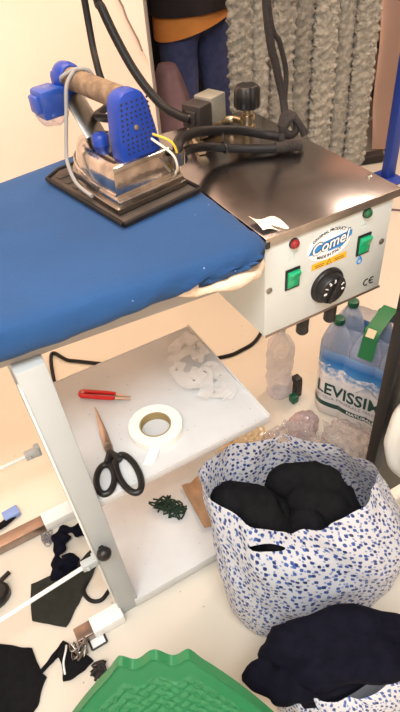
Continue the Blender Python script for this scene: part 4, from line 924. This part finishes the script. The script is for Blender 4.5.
# ------------------------------------------------------------ green plastic chair (local frame: +y = away from the camera, behind the backrest)
CH = thing('plastic_chair', 'small green plastic chair with woven pattern backrest in the foreground', 'chair', (-0.034, 0.172, 0), -0.45, local=True)
def back_half(z):      # half width of backrest along its height 0..1 measured from the crest downwards (m)
    return z
BHT = 0.30
def crest(x):          # top outline height along x
    a = abs(x)
    t = max(0.0, a - 0.050)
    base = -(t * 1.0 + 1.8 * t * t) if a > 0.050 else 0.0
    base += -0.02 * max(0, (a - 0.165) / 0.03) ** 2
    wave = 0.0085 * math.cos(2 * PI * x / 0.056) * max(0, 1 - (a / 0.07) ** 4) if a < 0.07 else 0
    return base + wave
def backpt(x, h, off=0.0):
    """x across, h = height above seat along the backrest; leans back"""
    return V((x, 0.100 + 0.26 * h + off * 0.96 - 0.5 * x * x, 0.235 + h * 0.965 + off * -0.26))
def emb(x, h):
    if abs(x) > 0.15 or h < 0.03: return 0
    if (crest(x) + BHT) - h < 0.048: return 0
    u = (x + h) / 0.0235; v = (x - h) / 0.0235
    iu, iv = math.floor(u), math.floor(v); fu, fv = u - iu, v - iv
    if (iu + iv) % 2 == 0: return -0.0032 * max(0, min(1, (0.5 - abs(fu - 0.5)) * 7)) * max(0, min(1, (0.30 - abs(fv - 0.5)) * 9))
    return -0.0032 * max(0, min(1, (0.5 - abs(fv - 0.5)) * 7)) * max(0, min(1, (0.30 - abs(fu - 0.5)) * 9))
nu, nv = 150, 130
b = bmesh.new(); G = []
for side in (0, 1):
    g = []
    for i in range(nu + 1):
        x = math.sin((i / nu - 0.5) * PI) * 0.188; top = BHT + crest(x); col_ = []
        for j in range(nv + 1):
            h = top * j / nv
            rim = 0.006 * max(0, 1 - (top - h) / 0.014) ** 2
            o = (emb(x, h) - 0.0) - rim if side == 0 else 0.007 + rim * 0.6
            col_.append(b.verts.new(backpt(x, h, o)))
        g.append(col_)
    G.append(g)
for side in (0, 1):
    for i in range(nu):
        for j in range(nv): b.faces.new((G[side][i][j], G[side][i + 1][j], G[side][i + 1][j + 1], G[side][i][j + 1]))
for i in range(nu):
    for j in (0, nv): b.faces.new((G[0][i][j], G[0][i + 1][j], G[1][i + 1][j], G[1][i][j]))
for j in range(nv):
    for i in (0, nu): b.faces.new((G[0][i][j], G[0][i][j + 1], G[1][i][j + 1], G[1][i][j]))
bmesh.ops.recalc_face_normals(b, faces=b.faces[:]); put('backrest', b, M_green, CH, ang=50)
s = MB()
def srr(hx, hy0, hy1, r, z, n=10):
    pts = []
    for cx, cy, a0 in ((hx - r, hy1 - r, 0), (-hx + r, hy1 - r, PI / 2), (-hx + r, hy0 + r, PI), (hx - r, hy0 + r, 1.5 * PI)):
        for i in range(n): a = a0 + PI / 2 * i / n; pts.append(V((cx + r * math.cos(a), cy + r * math.sin(a), z)))
    return pts
s.loft([srr(0.165, -0.15, 0.125, 0.04, 0.215), srr(0.172, -0.16, 0.13, 0.05, 0.232), srr(0.168, -0.155, 0.128, 0.045, 0.243), srr(0.135, -0.125, 0.10, 0.04, 0.240)]); put('seat', s, M_green, CH)
for sx_ in (-1, 1):
    for y in (-0.125, 0.095):
        s = MB(); yy = y + (0.02 if y > 0 else -0.02)
        s.hexa([(sx_ * 0.145 - 0.014, yy - 0.014, 0), (sx_ * 0.145 + 0.014, yy - 0.014, 0), (sx_ * 0.145 + 0.014, yy + 0.014, 0), (sx_ * 0.145 - 0.014, yy + 0.014, 0)], [(sx_ * 0.125 - 0.02, y - 0.02, 0.22), (sx_ * 0.125 + 0.02, y - 0.02, 0.22), (sx_ * 0.125 + 0.02, y + 0.02, 0.22), (sx_ * 0.125 - 0.02, y + 0.02, 0.22)], 0.004); put('leg', s, M_green, CH)

# ------------------------------------------------------------ grey plush lengths on a rail
M_plush = mat('grey_plush', (130, 129, 120), 1.0, rgb2=(166, 163, 152), scale=45, bump=1.0, bscale=140, sheen=0.25, detail=3)
M_plushd = mat('grey_plush_dark', (116, 115, 107), 1.0, rgb2=(148, 145, 134), scale=45, bump=1.0, bscale=140, sheen=0.25, detail=3)
def plush_mesh(seed, R, H):
    s = MB(); nz_, na = 520, 60; rings = []
    for j in range(nz_ + 1):
        z = -H * j / nz_; rg = []
        for k in range(na):
            a = 2 * PI * k / na
            am = ((a + PI / 2 + PI) % (2 * PI)) - PI; zz_ = z + 0.022 * nz((am, 0, z * 9), 1.0, seed)
            tuft = max(0.0, math.cos(2 * PI * (zz_ / 0.040 + abs(am) * 0.42 + seed * 0.3 + (0.5 if am > 0 else 0)))) ** 0.6 * (1 - 0.75 * math.exp(-(am / 0.28) ** 2))
            n_ = nz((math.cos(a) * 1.6, math.sin(a) * 1.6, z * 22), 1.0, seed * 3.1)
            n2 = nz((math.cos(a) * 4, math.sin(a) * 4, z * 60), 1.0, seed * 1.3)
            n3 = nz((math.cos(a) * 9, math.sin(a) * 9, z * 150), 1.0, seed * 0.7)
            r = R * (0.83 + 0.13 * tuft + 0.10 * n_ + 0.13 * n2 + 0.12 * n3)
            if j < 3 or j > nz_ - 3: r *= 0.7
            sw = 0.004 * math.sin(z * 3 + seed)
            rg.append(V((r * math.cos(a) + sw, r * 0.8 * math.sin(a), z)))
        rings.append(rg)
    s.loft(rings); return s
ords = ['leftmost', 'second from left', 'third from left', 'middle', 'third from right', 'second from right', 'rightmost']
PY = 2.0
xs = [1.262, 1.352, 1.452, 1.552, 1.655, 1.765, 1.875]; rs = [0.052, 0.052, 0.055, 0.055, 0.060, 0.058, 0.062]
for i, x in enumerate(xs):
    y = PY + (0.012 if i % 2 else -0.012)
    s = plush_mesh(i + 1, rs[i], 1.62)
    for v in s.bm.verts: v.co += V((x, y, 1.765))
    tag(put('plush_length', s, M_plushd if i in (0, 2, 3) else M_plush, loc=(x, y, 1.765), ang=80), 'hanging length of grey plush, %s of the seven behind the boiler' % ords[i], 'plush fabric', 'grey plush lengths on the rail')
rk = thing('clothes_rail', 'white metal rail hung from the ceiling carrying the grey plush lengths', 'rail', (1.55, 2.0, 1.785))
s = MB(); s.tube([(1.19, PY, 1.785), (1.96, PY, 1.785)], 0.014, 12, 0); put('rail', s, M_white, rk)
for x in (1.32, 1.60, 1.86):
    s = MB(); s.tube([(x, PY + 0.0, 1.785), (x, PY + 0.0, 2.75)], 0.008, 10, 0); put('drop_rod', s, M_white, rk)

# garments under a dust sheet, far right
ds = thing('garment_cover', 'pale pink translucent plastic sheet draped over garments, far right', 'dust cover', (2.65, 2.35, 0))
def sheet(u, v):
    x = 2.245 + 0.68 * u; z = 1.95 - 1.93 * v
    return V((x + 0.012 * math.sin(v * 7) + 0.02 * v, 2.29 + 0.035 * math.sin(u * 22 + v * 2) + 0.04 * nz((u * 4, v * 3, 0), 1.4, 3) - 0.05 * v, z))
s = MB(); s.grid(sheet, 70, 60, 0.0015); put('plastic_sheet', s, M_dust, ds, ang=80)
s = MB(); s.tube([(2.38, 2.40, 1.97), (2.98, 2.40, 1.97)], 0.014, 10, 0); s.tube([(2.96, 2.40, 0.0), (2.96, 2.40, 1.97)], 0.014, 10, 0); s.tube([(2.66, 2.40, 0.0), (2.66, 2.40, 1.97)], 0.014, 10, 0); put('stand', s, M_white, ds)
for i in range(5):
    s = MB(); x = 2.47 + i * 0.10
    s.loft([[V((x + rx * math.cos(a), 2.46 + 0.7 * ry * math.sin(a) * (1 + 0.1 * math.sin(5 * a)), z)) for a in [2 * PI * k / 24 for k in range(24)]] for rx, ry, z in ((0.02, 0.04, 1.95), (0.04, 0.17, 1.88), (0.045, 0.17, 1.5), (0.05, 0.18, 1.0), (0.055, 0.2, 0.55))]); put('garment', s, M_duster, ds)
# storage rack with boxes behind, clutter on the floor
sr = thing('storage_rack', 'dark storage rack with grey boxes behind the plush lengths', 'rack', (2.9, 3.0, 0))
for z in (0.085, 0.345, 0.66, 1.0, 1.4):
    s = MB(); s.box((2.45, 2.8, z), (3.42, 3.12, z + 0.022), 0.002); put('shelf_board', s, mat('dark_board', (58, 40, 34), 0.6), sr)
for x in (2.45, 3.39):
    for y in (2.8, 3.09):
        s = MB(); s.box((x, y, 0), (x + 0.03, y + 0.03, 1.5), 0.002); put('upright', s, M_postb, sr)
M_box1 = mat('grey_box_card', (150, 138, 130), 0.8); M_box2 = mat('olive_box_card', (138, 124, 96), 0.8); M_box3 = mat('red_box_card', (120, 70, 60), 0.8)
def carton(x0, x1, z, h, m, label):
    t = thing('storage_box', label, 'box', ((x0 + x1) / 2, 2.95, z)); s = MB(); s.box((x0, 2.81, z), (x1, 3.08, z + h - 0.03), 0.004); put('carton', s, m, t)
    s = MB(); s.box((x0 - 0.004, 2.806, z + h - 0.03), (x1 + 0.004, 3.084, z + h), 0.003); put('lid', s, m, t)
carton(2.50, 2.90, 0.108, 0.19, M_box1, 'grey lidded box on the low shelf of the dark rack right of the plush')
carton(2.52, 2.92, 0.368, 0.10, M_box2, 'flat olive box on the dark rack below the pinkish box')
carton(2.52, 2.95, 0.683, 0.26, M_box1, 'tall grey box on the upper shelf of the dark rack') 
s = MB(); s.tube([(2.35, 2.77, 0.009), (2.66, 2.75, 0.009), (2.62, 2.63, 0.009), (2.40, 2.55, 0.009)], 0.009, 8, 0); tag(put('wire_stand', s, M_white, loc=(2.55, 2.7, 0)), 'bent white wire stand lying on the floor right of the plush', 'wire stand')
s = MB(); s.poly([V(p) for p in ((2.13, 2.40, 0.001), (2.33, 2.36, 0.001), (2.40, 2.50, 0.001), (2.18, 2.54, 0.001))], (0, 0, 0.03), 0.006); tag(put('floor_board', s, mat('pale_board', (206, 178, 150), 0.6), loc=(2.26, 2.45, 0)), 'pale flat board on the floor right of the plush', 'board')
s = MB(); s.poly([V(p) for p in ((2.04, 2.20, 0.001), (2.24, 2.13, 0.001), (2.28, 2.19, 0.001), (2.08, 2.26, 0.001))], (0, 0, 0.045), 0.012); tag(put('black_case', s, M_coil, loc=(2.16, 2.19, 0)), 'flat black case on the floor at the foot of the plush', 'case')

# ------------------------------------------------------------ person in the next room
PX, PYY = 1.36, 2.52
P = thing('person', 'person in dark jeans and dark jacket over an ochre top', 'person', (PX, PYY, 0))
def skin(verts, edges, root, m, name, parent, sub=2):
    b = bmesh.new(); ly = b.verts.layers.skin.verify(); vs = []
    for i, (p, r) in enumerate(verts):
        v = b.verts.new(V(p)); sk = v[ly]; sk.radius = r if isinstance(r, tuple) else (r, r); sk.use_root = (i == root); vs.append(v)
    for a, c in edges: b.edges.new((vs[a], vs[c]))
    o = put(name, b, m, parent, smooth=False)
    md = o.modifiers.new('Skin', 'SKIN'); md.use_smooth_shade = True
    md = o.modifiers.new('Subdivision', 'SUBSURF'); md.levels = sub; md.render_levels = sub
    return o
def pp(x, y, z): return (PX + x, PYY + y, z)
# 0 pelvis,1 waist,2 chest,3 neckbase,4 neck,5 head low,6 head top | legs 7-12 | arms 13-18
bv = [(pp(0, 0, 0.90), (0.135, 0.10)), (pp(0, 0, 1.06), (0.12, 0.09)), (pp(0, 0, 1.26), (0.14, 0.10)), (pp(0, 0, 1.40), (0.075, 0.065)), (pp(0, -0.01, 1.46), 0.052), (pp(0, -0.03, 1.53), (0.066, 0.078)), (pp(0, -0.02, 1.65), (0.064, 0.08)),
      (pp(-0.085, 0, 0.80), 0.078), (pp(-0.09, -0.01, 0.47), 0.055), (pp(-0.09, 0.02, 0.09), 0.036), (pp(-0.095, -0.10, 0.035), 0.032),
      (pp(0.085, 0, 0.80), 0.078), (pp(0.095, -0.02, 0.47), 0.055), (pp(0.10, 0.02, 0.09), 0.036), (pp(0.11, -0.10, 0.035), 0.032),
      (pp(-0.17, 0, 1.35), 0.048), (pp(-0.24, 0.01, 1.08), 0.038), (pp(-0.19, -0.20, 1.10), 0.028),
      (pp(0.17, 0, 1.35), 0.048), (pp(0.24, 0.01, 1.08), 0.038), (pp(0.19, -0.20, 1.10), 0.028)]
be = [(0, 1), (1, 2), (2, 3), (3, 4), (4, 5), (5, 6), (0, 7), (7, 8), (8, 9), (9, 10), (0, 11), (11, 12), (12, 13), (13, 14), (2, 15), (15, 16), (16, 17), (2, 18), (18, 19), (19, 20)]
for sgn, w in ((-1, 17), (1, 20)):
    base = V(bv[w][0]); palm = base + V((0, -0.04, -0.05)); k = len(bv); bv.append((tuple(palm), (0.03, 0.018))); be.append((w, k))
    for f in range(4):
        q = palm + V((sgn * (-0.02 + 0.013 * f), -0.03, -0.03)); q2 = q + V((0, -0.012, -0.04 + 0.005 * abs(f - 1.5)))
        i0 = len(bv); bv.append((tuple(q), 0.0085)); bv.append((tuple(q2), 0.0075)); be += [(k, i0), (i0, i0 + 1)]
    i0 = len(bv); bv.append((tuple(palm + V((-sgn * 0.035, -0.02, -0.005))), 0.01)); bv.append((tuple(palm + V((-sgn * 0.042, -0.04, -0.025))), 0.009)); be += [(k, i0), (i0, i0 + 1)]
skin(bv, be, 0, M_skin, 'body', P)
skin([(pp(0, 0, 0.90), (0.165, 0.13)), (pp(0, 0, 1.0), (0.15, 0.115)), (pp(-0.09, 0, 0.78), 0.105), (pp(-0.095, -0.01, 0.47), 0.082), (pp(-0.09, 0.02, 0.10), 0.066), (pp(0.09, 0, 0.78), 0.105), (pp(0.10, -0.02, 0.47), 0.082), (pp(0.10, 0.02, 0.10), 0.066)], [(0, 1), (0, 2), (2, 3), (3, 4), (0, 5), (5, 6), (6, 7)], 0, M_jean, 'trousers', P)
s = MB()
def coat(rows, m, name):
    s = MB(); rings = []
    for z, rx, ry, sl in rows:
        rings.append([V((PX + rx * math.cos(a), PYY + ry * math.sin(a), z + sl * math.cos(a))) for a in [2 * PI * k / 40 for k in range(40)]])
    s.loft(rings, cap=False); bmesh.ops.solidify(s.bm, geom=s.bm.faces[:], thickness=0.006); return put(name, s, m, P)
coat([(0.765, 0.192, 0.152, 0.050), (0.81, 0.19, 0.15, 0.04), (0.87, 0.186, 0.148, 0.01), (1.0, 0.172, 0.135, 0), (1.1, 0.165, 0.125, 0)], M_orange, 'ochre_top')['label'] = 'ochre hem below the jacket'
coat([(0.818, 0.20, 0.165, 0.006), (0.95, 0.198, 0.16, 0), (1.08, 0.18, 0.14, 0), (1.25, 0.205, 0.145, 0), (1.36, 0.17, 0.12, 0), (1.42, 0.085, 0.08, 0)], M_jacket, 'jacket')
for sgn in (-1, 1):
    s = MB(); s.tube([pp(sgn * 0.15, 0, 1.36), pp(sgn * 0.205, 0.005, 1.25), pp(sgn * 0.245, 0.01, 1.08), pp(sgn * 0.20, -0.18, 1.09)], lambda t: 0.07 - 0.02 * t, 16, 6); put('sleeve', s, M_jacket, P)
    s = MB(); x = sgn * 0.1; s.loft([[V((PX + x + w * math.cos(a), PYY - 0.05 + l * math.sin(a), z)) for a in [2 * PI * k / 24 for k in range(24)]] for w, l, z in ((0.05, 0.135, 0.001), (0.054, 0.14, 0.02), (0.05, 0.125, 0.05), (0.042, 0.09, 0.085))]); put('shoe', s, M_black, P)
s = MB(); s.ball(pp(0, 0.0, 1.63), 0.108, 3, (0.92, 1.02, 1.05)); 
bmesh.ops.delete(s.bm, geom=[v for v in s.bm.verts if v.co.z < 1.60 and v.co.y < PYY + 0.0 or v.co.y < PYY - 0.075 and v.co.z < 1.68], context='VERTS'); put('hair', s, M_hair, P)
for sgn in (-1, 1):
    s = MB(); s.ball(pp(sgn * 0.03, -0.098, 1.595), 0.011, 2); put('eye', s, M_wink, P)
    s = MB(); s.ball(pp(sgn * 0.08, 0.0, 1.58), 0.024, 2, (0.4, 0.8, 1.2)); put('ear', s, M_skin, P)
s = MB(); s.ball(pp(0, -0.112, 1.565), 0.016, 2, (0.8, 1.1, 1.3)); put('nose', s, M_skin, P)
s = MB(); s.ball(pp(0, -0.106, 1.53), 0.018, 2, (1.2, 0.4, 0.35)); put('mouth', s, mat('lips', (150, 84, 78), 0.5), P)
# sack standing between the wall end and the person
s = MB(); rings = []
for t in range(25):
    u = t / 24; z = 0.002 + 0.70 * u; r = 0.17 * (math.sin(PI * (0.16 + 0.80 * u)) ** 0.55)
    rings.append([V((1.07 + r * 0.62 * (1 + 0.14 * nz((math.cos(a) * 2, math.sin(a) * 2, u * 5), 1, 4)) * math.cos(a), 2.24 + r * 0.8 * (1 + 0.14 * nz((math.cos(a) * 2, math.sin(a) * 2, u * 5), 1, 7)) * math.sin(a), z)) for a in [2 * PI * k / 36 for k in range(36)]])
s.loft(rings); tag(put('cloth_sack', s, M_mauve, loc=(1.045, 2.24, 0), ang=80), 'mauve brown cloth sack standing beside the person behind the wall end', 'sack')
# dark coat hanging behind the person
ck = thing('coat_stand', 'black coats hanging on a stand behind the person', 'coat stand', (1.42, 2.95, 0))
s = MB(); s.lathe([(0.18, 0), (0.18, 0.015), (0.02, 0.03), (0.014, 0.05), (0.014, 1.75), (0.002, 1.76)], (1.42, 2.95, 0), (0, 0, 1), 24); put('post', s, M_postb, ck)
s = MB(); s.loft([[V((1.42 + rx * math.cos(a), 2.95 + ry * math.sin(a) * (1 + 0.08 * math.sin(7 * a)), z)) for a in [2 * PI * k / 36 for k in range(36)]] for rx, ry, z in ((0.34, 0.12, 0.22), (0.34, 0.14, 0.5), (0.31, 0.13, 1.0), (0.29, 0.12, 1.4), (0.2, 0.1, 1.62), (0.04, 0.04, 1.70))]); put('coat', s, mat('black_coat', (20, 19, 24), 0.95), ck)

# ------------------------------------------------------------ light
def area(name, loc, size, power, col, rot=(0, 0, 0), sy=None):
    l = bpy.data.lights.new(name, 'AREA'); l.energy = power; l.color = col; l.shape = 'RECTANGLE'; l.size = size; l.size_y = sy or size
    o = bpy.data.objects.new(name, l); o.location = loc; o.rotation_euler = rot; C.objects.link(o); return o
area('ceiling_lamp', (-0.35, -0.45, 2.70), 1.6, 52, (0.93, 0.97, 1.0), sy=0.6)
area('warm_ceiling_lamp', (0.40, 1.32, 2.70), 1.2, 22, (1.0, 0.69, 0.50), sy=0.3)
area('back_ceiling_lamp', (2.7, 1.75, 2.70), 0.8, 30, (1.0, 0.76, 0.58), sy=0.3)
w = bpy.data.worlds.new('World'); bpy.context.scene.world = w; w.use_nodes = True
w.node_tree.nodes['Background'].inputs[0].default_value = (0.9, 0.9, 1.0, 1); w.node_tree.nodes['Background'].inputs[1].default_value = 0.3

# ------------------------------------------------------------ camera
cam = bpy.data.cameras.new('Camera'); co = bpy.data.objects.new('Camera', cam); C.objects.link(co)
cam.sensor_width = 36; cam.sensor_fit = 'AUTO'; cam.lens = 575.83 / 712 * 36; cam.clip_start = 0.02
yaw, pitch, roll = 0.454898174, 0.74523015, -0.0946187616
fwd = V((math.sin(yaw) * math.cos(pitch), math.cos(yaw) * math.cos(pitch), -math.sin(pitch)))
right = V((math.cos(yaw), -math.sin(yaw), 0)); up = right.cross(fwd)
r2 = right * math.cos(roll) + up * math.sin(roll); u2 = -right * math.sin(roll) + up * math.cos(roll)
co.matrix_world = Matrix.Translation((0, 0, 1.4)) @ Matrix((r2, u2, -fwd)).transposed().to_4x4()
sc_ = bpy.context.scene; sc_.camera = co
vs = sc_.view_settings; sc_.display_settings.display_device = 'sRGB'
vs.view_transform = 'Standard'; vs.look = 'None'; vs.gamma = 1; vs.exposure = 0.7; vs.use_curve_mapping = False
